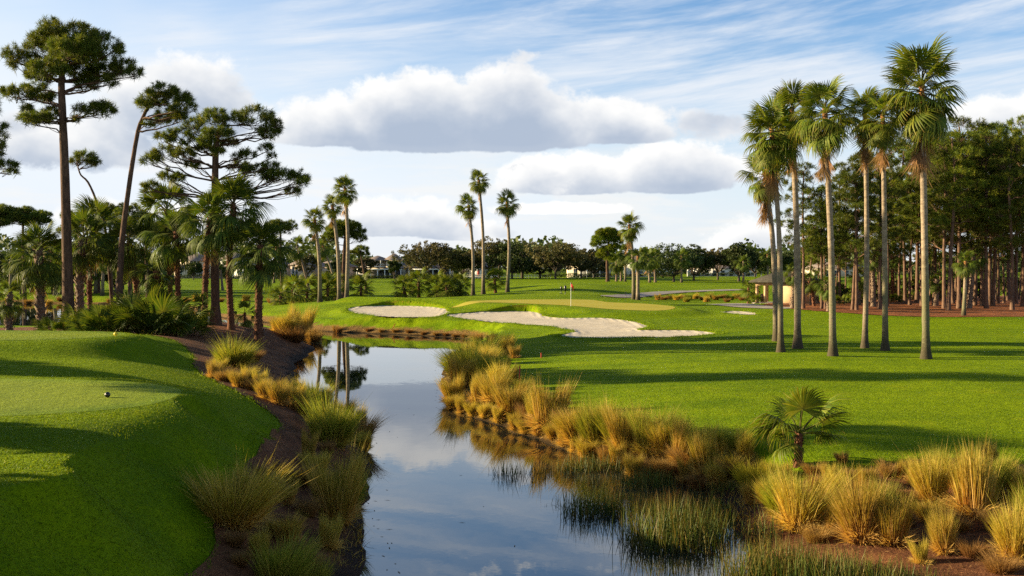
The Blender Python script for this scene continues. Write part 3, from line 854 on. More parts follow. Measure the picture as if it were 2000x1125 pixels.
def pine_pad(gw, gn, start, c, rad, rng, dens=1.0, r0=0.09, n=20, L=0.36, w=0.03, twigs=11):
    """one limb from the trunk at `start` with its flat cushion of needles round c"""
    start = np.asarray(start, float); c = np.asarray(c, float); rad = np.asarray(rad, float)
    mid = (start + c) / 2 + np.array([rng.normal() * 0.2, rng.normal() * 0.2, -0.12 * np.linalg.norm(c - start) * rng.random() + 0.05])
    rad = rad * np.array([1.08, 1.08, 1.35])
    end = c - np.array([0, 0, rad[2] * 0.35])
    p = spline([start, mid, end], 8)
    p[1:-1] += rng.normal(size=(6, 3)) * 0.05
    tube(gw, p, np.linspace(r0, r0 * 0.4, 8), 5, False)
    m = max(10, int(dens * 58 * (rad[0] * rad[1] + 0.6 * rad[0] * rad[2])))
    u = unit(rng.normal(size=(m, 3))); u[:, 2] = np.where(rng.random(m) < 0.72, np.abs(u[:, 2]), u[:, 2] * 0.55)
    q = c + u * rad * (0.45 + 0.55 * rng.random((m, 1)) ** 0.5)
    # clumped: pull towards some sub-centres so that sky shows between
    k = max(4, m // 9); sub = q[rng.integers(0, m, k)]
    j = ((q[:, None] - sub[None]) ** 2).sum(-1).argmin(1)
    q = q + (sub[j] - q) * 0.38
    ax = unit((q - (c - np.array([0, 0, rad[2] * 0.8]))) + np.array([0, 0, 0.3]))
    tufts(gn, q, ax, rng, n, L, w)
    for s in sub[:twigs + k // 3]:
        b = p[rng.integers(3, 8)]
        mm = (b + s) / 2 + rng.normal(size=3) * 0.12 - np.array([0, 0, 0.1])
        tube(gw, spline([b, mm, s], 5), np.linspace(r0 * 0.35, 0.012, 5), 3, False)


def at(px, py, Y):
    """place that shows at a photo pixel at distance Y"""
    return np.array([(px - 1000) * Y / F, Y, CAM_H + (HOR - py) * Y / F])


def pine(name, label, Y, trunk, pads, r0=0.33, r1=0.12, seed=1, dens=1.0, mat='pine_needles', bark='pine_bark', L=0.36, w=0.03, n=20, group=None, ry=1.0):
    """a pine whose trunk and cushions are given where the photo shows them, at the distance Y; pads (px,py,rx,rz[,dY])"""
    rng = np.random.default_rng(seed)
    P = np.array([at(px, py, Y) for px, py in trunk])
    P[0, 2] = gz(P[0, 0], P[0, 1]) - 0.15
    base = P[0].copy(); P -= base
    root = add(name, None, loc=base, label=label, cat='tree', group=group)
    me, tp, tr = trunk_mesh('trunk', bark, P, r0, r1, 1.5, 10, 16, seed)
    add('trunk', me, root)
    sat = [(p[0] + rng.uniform(-.9, .9) * p[2], p[1] + rng.uniform(-1.1, 1.5) * p[3], p[2] * .62, p[3] * .7) for p in pads] if n >= 20 else []
    for i, pd in enumerate(list(pads) + sat):
        px, py, rx, rz = pd[:4]; dY = pd[4] if len(pd) > 4 else rng.normal() * 0.9
        k = Y / F; rx *= k; rz *= k
        c = at(px, py, Y + dY) - base
        # leave the trunk a little below the cushion
        cand = tp[6:]
        dd = np.linalg.norm((cand - c) * np.array([0.45, 0.45, 1.0]) + np.array([0, 0, 0.25 * abs(c[0] - tp[-1][0]) + 0.3]), axis=1)
        s = cand[dd.argmin()]
        gw, gn = Geo(), Geo()
        pine_pad(gw, gn, s, c, (rx, rx * ry * (0.75 + 0.3 * rng.random()), rz), rng, dens, 0.022 + 0.024 * min(3, np.linalg.norm(c - s)) ** 0.7, n, L, w)
        lo = add('limb', gw.mesh('limb', bark, True), root)
        add('foliage', gn.mesh('foliage', mat), lo)
    return root


# ------------------------------------------------------------------ palms
def fset(pre, mat, n, **kw): return [frond_mesh(pre, mat, seed=31 * i + 3, **{**kw, **{k: v[i % len(v)] for k, v in kw.items() if isinstance(v, (list, tuple))}}) for i in range(n)]
FR = {
    'wash': fset('frond', 'frond_green', 4, Lp=[0.85, 0.95, 0.75, 0.9], Rf=[1.15, 1.22, 1.1, 1.18], droop=[0.12, 0.2, 0.15, 0.25], tip=[0.55, 0.75, 0.45, 0.8], nseg=32, span=2.3, split=0.52, fold=[0.1, 0.25, 0.15, 0.3]),
    'wash_up': fset('frond', 'frond_green', 3, Lp=[0.85, 0.95, 0.75], Rf=[1.1, 1.15, 1.05], droop=[0.06, 0.1, 0.12], tip=[0.3, 0.5, 0.4], nseg=32, span=2.1, split=0.55, fold=0.08),
    'yellow': fset('frond', 'frond_yellow', 2, Lp=[0.75, 0.9], Rf=[1.1, 1.0], droop=[0.05, -0.05], tip=[0.15, 0.05], nseg=24, span=[0.8, 0.65], fold=0.15),
    'dead': fset('frond', 'frond_dead', 3, Lp=[0.55, 0.7, 0.45], Rf=[1.15, 1.0, 1.1], droop=[0.0, -0.06, 0.05], tip=[0.1, -0.05, 0.15], nseg=20, span=[0.5, 0.62, 0.42], fold=0.12, ragged=0.35),
    'sabal': fset('frond', 'frond_deep', 4, Lp=[1.1, 1.2, 1.0, 1.15], Rf=[1.2, 1.3, 1.15, 1.25], droop=[0.25, 0.4, 0.3, 0.45], tip=[0.5, 0.8, 0.6, 0.9], nseg=28, span=1.95, fold=0.3, costa=[0.15], split=0.54),
    'sabal_up': fset('frond', 'frond_deep', 3, Lp=[1.0, 1.1, 0.9], Rf=[1.15, 1.2, 1.1], droop=[0.1, 0.15, 0.12], tip=[0.3, 0.35, 0.25], nseg=28, span=1.85, fold=0.12, split=0.56),
    'bush': fset('frond', 'frond_green', 4, Lp=[0.8, 0.9, 0.7, 0.85], Rf=[0.95, 1.0, 0.9, 1.0], droop=[0.1, 0.2, 0.15, 0.25], tip=[0.25, 0.4, 0.3, 0.45], nseg=24, span=1.9, fold=0.1),
}


def put_frond(root, me, loc, az, el, roll, s):
    return add('frond', me, root, loc=loc, rot=(roll, -el, az), scale=(s, s, s))


def crown(root, top, n, kinds, scale, rng, lo=-55, hi=80, up='wash_up', mid='wash', dead=0, yellow=0, stem=0.7):
    """fan leaves round the top of a palm; the youngest stand up, the oldest hang"""
    for i in range(n):
        f = i / (n - 1); el = hi + (lo - hi) * f ** 0.85 + rng.normal() * 6
        az = i * 2.39996 + rng.normal() * 0.2
        ms = FR[up] if el > 28 else FR[mid]
        z = -stem * f
        put_frond(root, ms[rng.integers(len(ms))], top + np.array([0, 0, z]), az, R(el), rng.normal() * 0.25, scale * (0.85 + 0.25 * rng.random()))
    for i in range(yellow):
        ms = FR['yellow']; put_frond(root, ms[i % 2], top + np.array([0, 0, -stem * 1.15]), rng.random() * 6.28, R(-68 + rng.normal() * 6), rng.normal() * 0.3, scale * 0.95)
    for i in range(dead):
        ms = FR['dead']; put_frond(root, ms[i % 3], top + np.array([0, 0, -stem * (1.8 + 1.5 * rng.random())]), i * 2.4 + rng.random(), R(-76 + rng.normal() * 7), rng.normal() * 0.4, scale * (0.9 + 0.35 * rng.random()))


def palm(name, label, Y, pts, rpx, n=30, r0=0.17, r1=0.13, style='wash', seed=0, dead=4, yellow=0, bark='palm_trunk', boot=None, lo=-55, hi=80, group=None, flare=1.5, base_z=None, scale=None, stem=None):
    rng = np.random.default_rng(seed)
    P = np.array([at(px, py, Y) for px, py in pts])
    P[0, 2] = (gz(P[0, 0], P[0, 1]) if base_z is None else base_z) - 0.05
    base = P[0].copy(); P -= base
    root = add(name, None, loc=base, label=label, cat='palm', group=group)
    me, tp, tr = trunk_mesh('trunk', bark, P, r0, r1, flare, 12, 22, seed)
    add('trunk', me, root)
    if boot:
        b0, b1, sz, bm = boot
        add('leaf_bases', boots(tp, tr, bm, 'leaf_bases', seed, 0.16 * sz / 0.17, sz, b0, b1), root, kind='stuff')
    s = (rpx * Y / F) / 2.15 if scale is None else scale
    u, m = {'wash': ('wash_up', 'wash'), 'sabal': ('sabal_up', 'sabal'), 'bush': ('bush', 'bush')}[style]
    crown(root, P[-1], n, None, s, rng, lo, hi, u, m, dead, yellow, stem=stem * s if stem else (0.62 * s if style != 'bush' else 0.3 * s))
    return root


def palmetto(label, X, Y, r, n=22, seed=0, style='bush', group=None, name='palmetto_shrub', z=None):
    rng = np.random.default_rng(seed)
    z = gz(X, Y) if z is None else z
    root = add(name, None, loc=(X, Y, z), label=label, cat='shrub', group=group)
    for i in range(n):
        a = rng.random() * 6.28; q = r * 0.55 * math.sqrt(rng.random())
        me = FR[style][rng.integers(len(FR[style]))]
        put_frond(root, me, (math.cos(a) * q, math.sin(a) * q, -0.05 + 0.25 * rng.random() * r), a + rng.normal() * 0.6, R(18 + 62 * rng.random()), rng.normal() * 0.4, r / 1.9 * (0.7 + 0.5 * rng.random()))
    return root


# ------------------------------------------------------------------ broad-leaved trees
def leaf_tree(name, label, X, Y, H, rw, seed=0, mat='oak_leaves', leaves=3600, leaf=0.34, lobes=9, trunk_h=0.28, sparse=0.55, group=None, lean=0.0, bark='oak_bark', lobe_r=0.42, flat=0.62):
    rng = np.random.default_rng(seed); z = gz(X, Y) - 0.1
    root = add(name, None, loc=(X, Y, z), label=label, cat='tree', group=group)
    gw, gn = Geo(), Geo()
    fork = np.array([lean * 0.3, 0, H * trunk_h])
    tube(gw, spline([(0, 0, 0), (lean * 0.1, 0, H * trunk_h * 0.5), fork], 6), np.linspace(H * 0.033, H * 0.024, 6), 8, False)
    cs = []
    for i in range(lobes):
        a = i * 2.4 + rng.normal() * 0.3; q = rw * (0.25 + 0.5 * rng.random() ** 0.6)
        cs.append(np.array([math.cos(a) * q + lean, math.sin(a) * q * 0.8, H * (trunk_h + 0.16 + (0.92 - trunk_h - 0.2 - 0.10 * q / rw) * rng.random() ** 0.8)]))
    cs.append(np.array([lean, 0, H * 0.82]))
    for c in cs:
        m1 = fork + (c - fork) * 0.5 + np.array([0, 0, -0.05 * H * rng.random()]) + rng.normal(size=3) * 0.03 * H
        p = spline([fork, m1, c], 7); tube(gw, p, np.linspace(H * 0.016, H * 0.004, 7), 5, False)
        for k in range(6):
            e = c + unit(rng.normal(size=3)) * rw * lobe_r * np.array([1, 1, 0.6]) * (0.6 + 0.5 * rng.random())
            tube(gw, spline([p[3 + k % 4], (p[4] + e) / 2 + rng.normal(size=3) * 0.03 * H, e], 5), np.linspace(H * 0.006, H * 0.0015, 5), 3, False)
        m = leaves // len(cs)
        u = unit(rng.normal(size=(m, 3))) * (0.35 + 0.65 * rng.random((m, 1)) ** 0.6)
        q = c + u * rw * lobe_r * np.array([1, 1, flat])
        k = max(3, int(m / 26)); sub = q[rng.integers(0, m, k)]; j = ((q[:, None] - sub[None]) ** 2).sum(-1).argmin(1)
        q = q + (sub[j] - q) * sparse
        nrm = unit(rng.normal(size=(m, 3))); s1 = unit(np.cross(nrm, rng.normal(size=(m, 3)))); s2 = np.cross(nrm, s1)
        ls = leaf * (0.6 + 0.8 * rng.random((m, 1)))
        V = np.stack([q - s1 * ls * .5, q + s2 * ls * .28, q + s1 * ls * .5, q - s2 * ls * .28], 1).reshape(-1, 3)
        gn.put(V, None, np.arange(4 * m).reshape(-1, 4), np.tile([0, .5, 1, .5], m), np.repeat(np.clip(rng.random() * 0.5 + rng.random(m) * 0.5, 0, 1), 4))
    add('trunk', gw.mesh('trunk', bark, True), root)
    if leaves > 50: add('crown', gn.mesh('crown', mat), root)
    return root


def dup(root, loc, rotz=0.0, scale=1.0, label=None, group=None):
    r = root.copy(); COL.objects.link(r); r.location = loc; r.rotation_euler = (0, 0, rotz); r.scale = (scale,) * 3
    if label: r['label'] = label
    if group: r['group'] = group
    for ch in list(root.children):
        c = ch.copy(); COL.objects.link(c); c.parent = r
        for k in list(ch.children):
            d = k.copy(); COL.objects.link(d); d.parent = c
    return r
ORD = ['first', 'second', 'third', 'fourth', 'fifth', 'sixth', 'seventh', 'eighth', 'ninth', 'tenth', 'eleventh', 'twelfth', 'thirteenth', 'fourteenth', 'fifteenth', 'sixteenth', 'seventeenth', 'eighteenth', 'nineteenth', 'twentieth']
ORD += ['twenty-' + o for o in ORD[:9]] + ['thirtieth'] + ['thirty-' + o for o in ORD[:9]] + ['fortieth'] + ['forty-' + o for o in ORD[:9]] + ['fiftieth']
# ------------------------------------------------------------------ tall pines by the tee
G_P = 'tall pines by the tee'
pine('pine_tree', 'tallest pine by the tee, straight dark trunk with broad domed crown', 64,
     [(135, 655), (131, 500), (127, 350), (123, 240), (120, 160), (126, 110)],
     [(140, 78, 66, 28, 0), (90, 96, 46, 32, 1.2), (195, 102, 50, 34, -1), (52, 132, 38, 30, .5), (238, 132, 30, 20, 0), (150, 112, 60, 30, 2), (95, 138, 40, 20, -2), (205, 140, 46, 16, 1.4), (145, 100, 50, 30, -1.8), (75, 150, 26, 14, 0.6),
      (35, 184, 40, 18, 0), (88, 190, 26, 11, 1.5), (70, 232, 33, 14, -1), (100, 218, 22, 10, .8), (170, 168, 24, 12, .5), (196, 216, 33, 17, .5), (160, 214, 20, 14, -.8), (215, 158, 22, 12, -.6), (50, 215, 18, 9, .4)], 0.34, 0.16, 11, 1.15, group=G_P)
pine('pine_tree', 'leaning pine with a bent bare trunk and small crown, beside the tallest pine', 66,
     [(232, 652), (236, 500), (249, 385), (267, 268), (278, 232), (296, 197), (312, 180)],
     [(318, 180, 36, 17, 0), (348, 200, 32, 18, .6), (282, 206, 20, 16, -.4), (335, 224, 34, 14, .3), (362, 196, 18, 15, 0), (315, 238, 24, 11, .8), (352, 232, 20, 12, -.7), (300, 190, 18, 12, .8)], 0.20, 0.07, 12, 0.95, group=G_P)
pine('pine_tree', 'wide spreading pine with long level limbs above the booted palms', 70,
     [(421, 637), (420, 500), (420, 385), (421, 305), (425, 265), (440, 238)],
     [(500, 234, 44, 24, 0), (524, 256, 24, 24, .5), (458, 234, 26, 15, 1), (410, 234, 36, 14, -.4), (380, 250, 28, 18, .9), (420, 262, 40, 12, -1), (348, 270, 36, 18, 0), (322, 300, 28, 18, .6), (300, 316, 24, 14, -.5), (332, 345, 28, 13, .2),
      (292, 362, 20, 11, .3), (398, 290, 28, 12, .8), (524, 290, 20, 10, 0), (480, 300, 22, 10, -.6), (500, 336, 34, 13, .5), (548, 344, 36, 14, 0), (584, 350, 24, 16, -.3), (470, 330, 26, 11, .9), (572, 374, 18, 10, .4), (445, 280, 26, 12, 1), (360, 300, 24, 14, -.8), (375, 320, 20, 10, .6)], 0.30, 0.15, 13, 0.95, group=G_P)
pine('pine_tree', 'pine at the edge of the frame, only its needle cushions reaching in', 66,
     [(-62, 660), (-58, 480), (-50, 330), (-46, 240), (-40, 200)],
     [(-6, 262, 22, 24, 0), (12, 322, 28, 13, .3), (-25, 300, 30, 18, 0), (-60, 230, 44, 26, 0), (-90, 270, 40, 20, 1), (-20, 215, 20, 18, -.5), (-70, 190, 40, 20, 0), (6, 284, 10, 12, 0)], 0.30, 0.13, 14, 0.9, group=G_P)
pine('pine_tree', 'thin crooked pine with one small flat tuft between the two tall trunks', 78,
     [(222, 610), (206, 450), (188, 392), (172, 356), (158, 342), (152, 326)],
     [(166, 306, 26, 11, 0), (182, 318, 16, 9, .3), (146, 316, 14, 11, .2)], 0.11, 0.05, 15, 0.9, group=G_P)
# the shade trees off to the left of the tee
for i, (X, Y, s) in enumerate([(-35, 34, 9.5), (-27, 9.5, 9), (-36, 11, 10), (-24, 6.5, 9), (-47, 54, 15)]):
    k = 2000.0 / Y; px = 1000 + X * k; zt = CAM_H - 3
    tp = lambda dx, h: (px + dx * k, HOR - (h + 3 - CAM_H) * k)
    rr = np.random.default_rng(60 + i)
    pads = []
    for j in range(13):
        q = tp(rr.normal() * 2.4, s * (0.42 + 0.55 * rr.random())); pads.append((q[0], q[1], (1.1 + rr.random()) * k, (0.5 + 0.4 * rr.random()) * k, rr.normal() * 1.6))
    pine('pine_tree', ORD[i] + ' of the shade pines standing outside the frame beyond the tee', Y, [tp(0, 0), tp(.2, s * .4), tp(-.2, s * .7), tp(0, s * .95)], pads, 0.26, 0.1, 70 + i, 1.0, group='shade pines outside the frame')

for i, (X, Y, H, r) in enumerate([(-19, 11.6, 6.2, 3.2), (-20, 15.2, 6.4, 2.6), (-20, 20.4, 5.4, 1.5), (-29, 14, 7.5, 3.6), (-16, 9.0, 6.0, 3.0)]):
    leaf_tree('oak_tree', ORD[i] + ' of the low shade oaks standing outside the frame beyond the tee', X, Y, H, r, 90 + i, 'dark_leaves', 5200, .34, 12, .12, .25, group='shade oaks outside the frame', lobe_r=.5)

# ------------------------------------------------------------------ booted palms on the mulch bed
G_S = 'booted palms on the mulch bed'
SAB = [  # base px, py, (waypoints), crown px,py, radius px, Y, trunk r0, boot size, n, label
    (82, 648, 78, 560, 76, 488, 62, 66, .30, .30, 30, 'stout palm with a thick criss-cross trunk, nearest the tallest pine', 'boot_pale'),
    (18, 652, 17, 615, 20, 575, 36, 64, .22, .20, 20, 'short young palm beside the stout criss-cross palm', 'boot_pale'),
    (158, 622, 156, 540, 163, 462, 58, 73, .32, .28, 28, 'palm with grey criss-cross trunk just behind the tallest pine', 'boot_pale'),
    (177, 616, 175, 520, 186, 440, 60, 76, .20, .16, 30, 'red trunked palm close behind the grey criss-cross palm', 'boot_bark'),
    (274, 606, 262, 525, 252, 468, 56, 74, .22, .16, 26, 'leaning red trunked palm behind the palmetto thicket', 'boot_bark'),
    (312, 612, 309, 570, 304, 528, 42, 71, .26, .17, 22, 'low palm with a yellowing crown above the palmetto thicket', 'boot_bark'),
    (334, 618, 331, 520, 326, 408, 66, 75, .20, .15, 34, 'tall dark palm beneath the spreading pine', 'boot_bark'),
    (349, 620, 347, 540, 344, 450, 56, 70, .20, .17, 28, 'sunlit palm in front of the tall dark palm', 'boot_bark'),
    (398, 644, 402, 540, 410, 425, 60, 67, .22, .15, 30, 'brown palm crossing the spreading pine trunk', 'boot_bark'),
    (452, 638, 448, 520, 456, 396, 64, 68, .24, .16, 34, 'high crowned palm with a knobbly trunk beside the spreading pine', 'boot_bark'),
    (505, 642, 506, 560, 508, 478, 64, 66, .27, .18, 34, 'palm at the tip of the mulch bed, nearest the water', 'boot_bark'),
    (387, 642, 388, 620, 390, 598, 32, 66, .11, .09, 16, 'small dark palm at the foot of the brown palm', 'boot_bark'),
    (478, 632, 478, 622, 478, 610, 30, 72, .10, .08, 14, 'low green palm between the knobbly palm and the last palm', 'boot_bark')]
for i, (bx, by, mx, my, cx, cy, r, Y, r0, bs, n, lb, bm) in enumerate(SAB):
    palm('cabbage_palm', lb, Y, [(bx, by), (mx, my), (cx, cy)], r * 1.04, n, r0 * .8, r0 * .72, 'sabal', 100 + i, dead=3 if n > 24 else 1, bark=bm, boot=(0.06, 0.97, bs, bm), lo=-44, group=G_S)
G_T = 'palmetto thicket on the mulch bed'
for i, (px, Y, r, n, lb) in enumerate([(182, 60, 1.25, 22, 'dark palmetto bush against the foot of the tallest pine'), (213, 58, 1.2, 22, 'low palmetto bush in front of the leaning pine trunk'), (262, 60, 1.5, 26, 'broad palmetto bush right of the leaning pine trunk'),
                                       (300, 59, 1.6, 28, 'biggest palmetto bush in the middle of the thicket'), (342, 61, 1.5, 26, 'palmetto bush at the mulch end of the thicket'), (286, 64, 1.7, 24, 'tall palmetto bush at the back of the thicket'), (200, 66, 1.5, 22, 'palmetto bush behind the foot of the leaning pine'),
                                       (118, 60, 0.8, 14, 'small palmetto between the stout palm and the tallest pine'), (240, 66, 1.3, 18, 'palmetto standing behind the leaning pine trunk')]):
    palmetto(lb, (px - 1000) * Y / F, Y, r * 1.35, n + 8, 140 + i, 'sabal_up' if i % 2 else 'bush', group=G_T)

# ------------------------------------------------------------------ fan palms behind the green
G_W = 'tall fan palms behind the green'
for i, (bx, by, cx, cy, r, Y, n, d, lb) in enumerate([
        (625, 585, 614, 425, 30, 132, 26, 4, 'slender fan palm standing left of the close pair by the bunker'), (663, 582, 649, 400, 28, 130, 24, 9, 'ragged fan palm with a long dead skirt, left of the close pair'), (677, 581, 674, 366, 36, 128, 32, 6, 'taller fan palm of the close pair by the oval bunker'),
        (924, 576, 915, 400, 30, 157, 28, 3, 'shortest of the three fan palms behind the green'), (944, 573, 935, 350, 28, 159, 30, 4, 'highest of the three fan palms behind the green'), (991, 571, 990, 394, 31, 158, 30, 5, 'fan palm standing apart beside the other two behind the green'),
        (1238, 584, 1229, 438, 33, 143, 30, 7, 'tall fan palm with a hanging dead skirt beside the cart path')]):
    palm('fan_palm', lb, Y, [(bx, by), ((bx + cx) / 2 + (4 if i < 6 else 3), (by + cy) / 2), (cx, cy)], r, n, .27, .19, 'wash', 200 + i, dead=d, lo=-60, group=G_W)
for i, (bx, by, cx, cy, r, Y, lb) in enumerate([
        (1246, 584, 1246, 500, 24, 142, 'dark trunked cabbage palm close beside the tall fan palm'), (1213, 552, 1213, 495, 22, 262, 'round headed palm left of the tall fan palm by the path'), (1221, 552, 1222, 490, 22, 255, 'high palm just behind the tall fan palm by the path'),
        (1204, 552, 1204, 510, 20, 258, 'stubby palm beside the bright pine by the houses'), (1269, 557, 1266, 502, 22, 240, 'palm with a bare trunk in front of the grey house'), (1280, 557, 1278, 500, 20, 245, 'second bare trunked palm in front of the grey house'),
        (1331, 557, 1331, 500, 20, 240, 'lone cabbage palm on the lawn before the dark oaks'), (1452, 558, 1452, 510, 18, 242, 'cabbage palm on the lawn near the shelter'), (1500, 552, 1499, 496, 17, 280, 'far cabbage palm behind the shelter roof'),
        (604, 557, 580, 480, 24, 215, 'tilted palm before the pink house'), (660, 560, 630, 480, 20, 210, 'palm behind the slender fan palm'), (626, 560, 628, 485, 20, 225, 'upright palm in front of the pink house'),
        (535, 552, 540, 480, 20, 260, 'palm seen past the last booted palm'), (435, 560, 428, 505, 18, 220, 'low palm before the white house')]):
    palm('cabbage_palm', lb, Y, [(bx, by), ((bx + cx) / 2, (by + cy) / 2), (cx, cy)], r, 24, .26, .2, 'sabal', 230 + i, dead=2, lo=-60, bark='boot_pale' if i % 2 else 'palm_trunk', group='palms near the houses')
G_B = 'bushy young palms beyond the green'
for i, (bx, by, cx, cy, r, Y, lb) in enumerate([
        (548, 596, 548, 578, 24, 140, 'bushy young palm at the pond corner, nearest the booted palms'), (572, 592, 572, 566, 30, 145, 'largest bushy palm beyond the mown bank'), (600, 590, 600, 568, 28, 150, 'bushy young palm left of the slender fan palm'),
        (640, 586, 640, 562, 30, 150, 'bushy palm between the slender fan palm and the close pair'), (655, 585, 655, 556, 22, 158, 'young palm half hidden behind the close pair'), (705, 584, 705, 560, 28, 150, 'round bushy palm right of the close pair'),
        (793, 584, 788, 560, 24, 150, 'lone young palm with an untidy low frond'), (818, 584, 818, 550, 26, 152, 'upright young palm with a dark straight trunk'), (855, 586, 853, 558, 26, 150, 'young palm in the dark group behind the green'),
        (874, 586, 872, 562, 24, 148, 'low middle palm of the dark group behind the green'), (899, 580, 899, 556, 26, 152, 'last palm of the dark group beside the three fan palms'), (968, 570, 966, 544, 24, 160, 'bright topped young palm between the three fan palms'), (888, 586, 888, 566, 20, 151, 'squat palm filling the dark group')]):
    palm('young_palm', lb, Y, [(bx, by), ((bx + cx) / 2, (by + cy) / 2), (cx, cy)], r * 1.6, 26, .2, .18, 'bush', 260 + i, dead=1, lo=-35, hi=78, bark='boot_bark', group=G_B)

# ------------------------------------------------------------------ the row of tall fan palms on the fairway
G_R = 'tall fan palms on the fairway'
ROWP = [((1517, 657), (1510, 480), (1494, 335), 46, 66, 30, 12, 2, .27, 'leaning fan palm with a ragged dead skirt, at the back of the row'),
        ((1525, 680), (1522, 470), (1507, 248), 66, 57, 44, 9, 1, .23, 'front palm of the pair nearest the green'),
        ((1558, 669), (1556, 450), (1546, 210), 60, 60, 40, 6, 0, .29, 'thick trunked palm behind the pair nearest the green'),
        ((1627, 696), (1623, 480), (1611, 212), 64, 54, 44, 7, 1, .26, 'fan palm with an orange shaft standing mid row'),
        ((1689, 670), (1693, 480), (1690, 212), 52, 60, 36, 8, 4, .23, 'fan palm with bright yellow hanging fronds'),
        ((1729, 679), (1728, 480), (1724, 218), 52, 58, 36, 6, 2, .23, 'mossy trunked fan palm beside the yellow fronded one'),
        ((1809, 702), (1806, 480), (1800, 160), 84, 52.5, 46, 9, 1, .27, 'tallest fan palm, at the outer end of the row')]
for i, (b, m, c, r, Y, n, d, yl, r0, lb) in enumerate(ROWP):
    palm('fan_palm', lb, Y, [b, m, c], r * 1.22, int(n * .86), r0 * .72, r0 * .52, 'wash', 300 + i, dead=d + 12, yellow=yl + 3, lo=-62, group=G_R, flare=1.75, stem=0.78)
# young palm in the foreground
pr = palm('young_fan_palm', 'small young fan palm with a brown shaggy trunk on the near bank', 26.3, [(1558, 908), (1560, 880), (1562, 846)], 90, 0 + 2, .085, .075, 'wash', 330, dead=0, bark='boot_bark', boot=(0.05, 0.98, .085, 'boot_bark'))
for c in list(pr.children):
    if c.name.startswith('frond'): bpy.data.objects.remove(c)
_top = at(1562, 846, 26.3) - np.array(pr.location)
for az, el, roll, k, s in [(-1.57, 74, 0.1, 'wash_up', .74), (-0.30, 34, -.5, 'wash_up', .84), (0.15, 52, -.3, 'bush', .92), (3.3, 34, .5, 'wash', .76), (2.9, 12, .3, 'wash', .72), (-2.5, 24, .6, 'wash', .62), (1.2, 62, 0, 'bush', .85), (-0.8, 12, -.4, 'wash_up', .62), (2.1, 58, .2, 'wash_up', .72), (3.6, -20, .3, 'wash', .56), (-0.2, 4, -.2, 'wash_up', .6)]:
    put_frond(pr, FR[k][int(abs(az) * 7) % len(FR[k])], _top, az, R(el), roll, s)

# ------------------------------------------------------------------ pines beyond
pine('pine_tree', 'umbrella pine rising behind the close pair of fan palms', 166, [(672, 584), (671, 540), (672, 500), (674, 470), (676, 450)],
     [(660, 450, 26, 13, 0), (690, 452, 24, 14, 1), (674, 440, 28, 10, -1), (640, 466, 14, 9, .5), (704, 466, 14, 10, 0), (672, 460, 34, 10, 2), (650, 458, 18, 10, -2)], 0.36, 0.2, 21, 1.0, L=0.5, w=0.05, n=16, group='pines beyond the green')
pine('pine_tree', 'bright green pine before the houses, left of the tall fan palm', 252, [(1187, 553), (1186, 510), (1188, 480), (1190, 455)],
     [(1175, 468, 20, 12, 0), (1197, 464, 20, 12, 1), (1186, 455, 22, 9, -1), (1164, 478, 12, 8, .5), (1206, 472, 12, 9, 0), (1185, 490, 16, 9, 1), (1198, 484, 14, 8, -1), (1176, 498, 12, 7, .5), (1194, 505, 12, 7, 0)], 0.42, 0.2, 22, .8, 'pine_needles_bright', L=0.7, w=0.08, n=14, group='pines beyond the green')
pine('pine_tree', 'broken pine leaning over the house roofs right of the close pair', 190, [(716, 570), (712, 540), (708, 515), (704, 495)],
     [(706, 488, 14, 8, 0), (694, 494, 14, 7, 1), (715, 496, 9, 6, 0)], 0.25, 0.12, 23, .9, L=0.5, w=0.06, n=14, group='pines beyond the green')
# far bank, behind the tee
rr = np.random.default_rng(5)
FAR = [(45, 172, 400, 62, 'broad flat crowned pine on the far bank, nearest the frame edge'), (-15, 168, 408, 50, 'dense pine on the far bank, cut by the frame edge'), (150, 182, 412, 34, 'pine on the far bank seen just right of the tallest trunk'), (215, 178, 396, 46, 'far bank pine with a level top beside the leaning trunk'),
       (285, 178, 430, 40, 'far bank pine seen past the leaning trunk'), (250, 186, 430, 36, 'shorter far bank pine right of the leaning trunk'), (100, 190, 470, 30, 'low far bank pine behind the stout palm'), (548, 186, 428, 34, 'far bank pine seen above the last booted palm'), (190, 195, 455, 30, 'small far bank pine behind the red palm')]
for i, (px, Y, top, hw, lb) in enumerate(FAR):
    pads = [(px + rr.normal() * hw * .5, top + 12 + abs(rr.normal()) * 14, hw * (.3 + .2 * rr.random()), 9 + 5 * rr.random(), rr.normal() * 2) for _ in range(11)]
    pine('pine_tree', lb, Y, [(px + 4, 585), (px + 2, 540), (px, 480), (px, top + 14)], pads, .32, .16, 400 + i, .7, L=.5, w=.055, n=15, group='pines on the far bank')
for i, (px, Y) in enumerate([(108, 182), (122, 190), (140, 200), (172, 186), (186, 192), (200, 182), (62, 196), (20, 184), (255, 200), (228, 190)]):
    cy = 500 + rr.random() * 30
    palm('cabbage_palm', ORD[i] + ' thin palm on the far bank behind the booted palms', Y, [(px, 585), (px + 1, 540), (px + rr.normal() * 3, cy)], 19, 20, .3, .24, 'sabal', 430 + i, dead=1, group='palms on the far bank')

for i, (px, Y, H, r) in enumerate([(-10, 192, 8, 5), (40, 188, 6.5, 4.5), (85, 196, 8, 5), (130, 200, 9, 5), (175, 205, 9, 5.5), (225, 205, 8.5, 5), (270, 200, 9.5, 5.5), (310, 205, 8, 4.5), (60, 215, 10, 6), (150, 220, 10, 6), (240, 222, 11, 6.5)]):
    leaf_tree('oak_tree', ORD[i] + ' dark bushy tree of the far bank thicket', (px - 1000) * Y / F, Y, H, r, 660 + i, 'dark_leaves', 3600, .44, 10, .1, .3, group='bushy trees on the far bank')

# ------------------------------------------------------------------ the pine grove
G_G = 'pines of the grove'


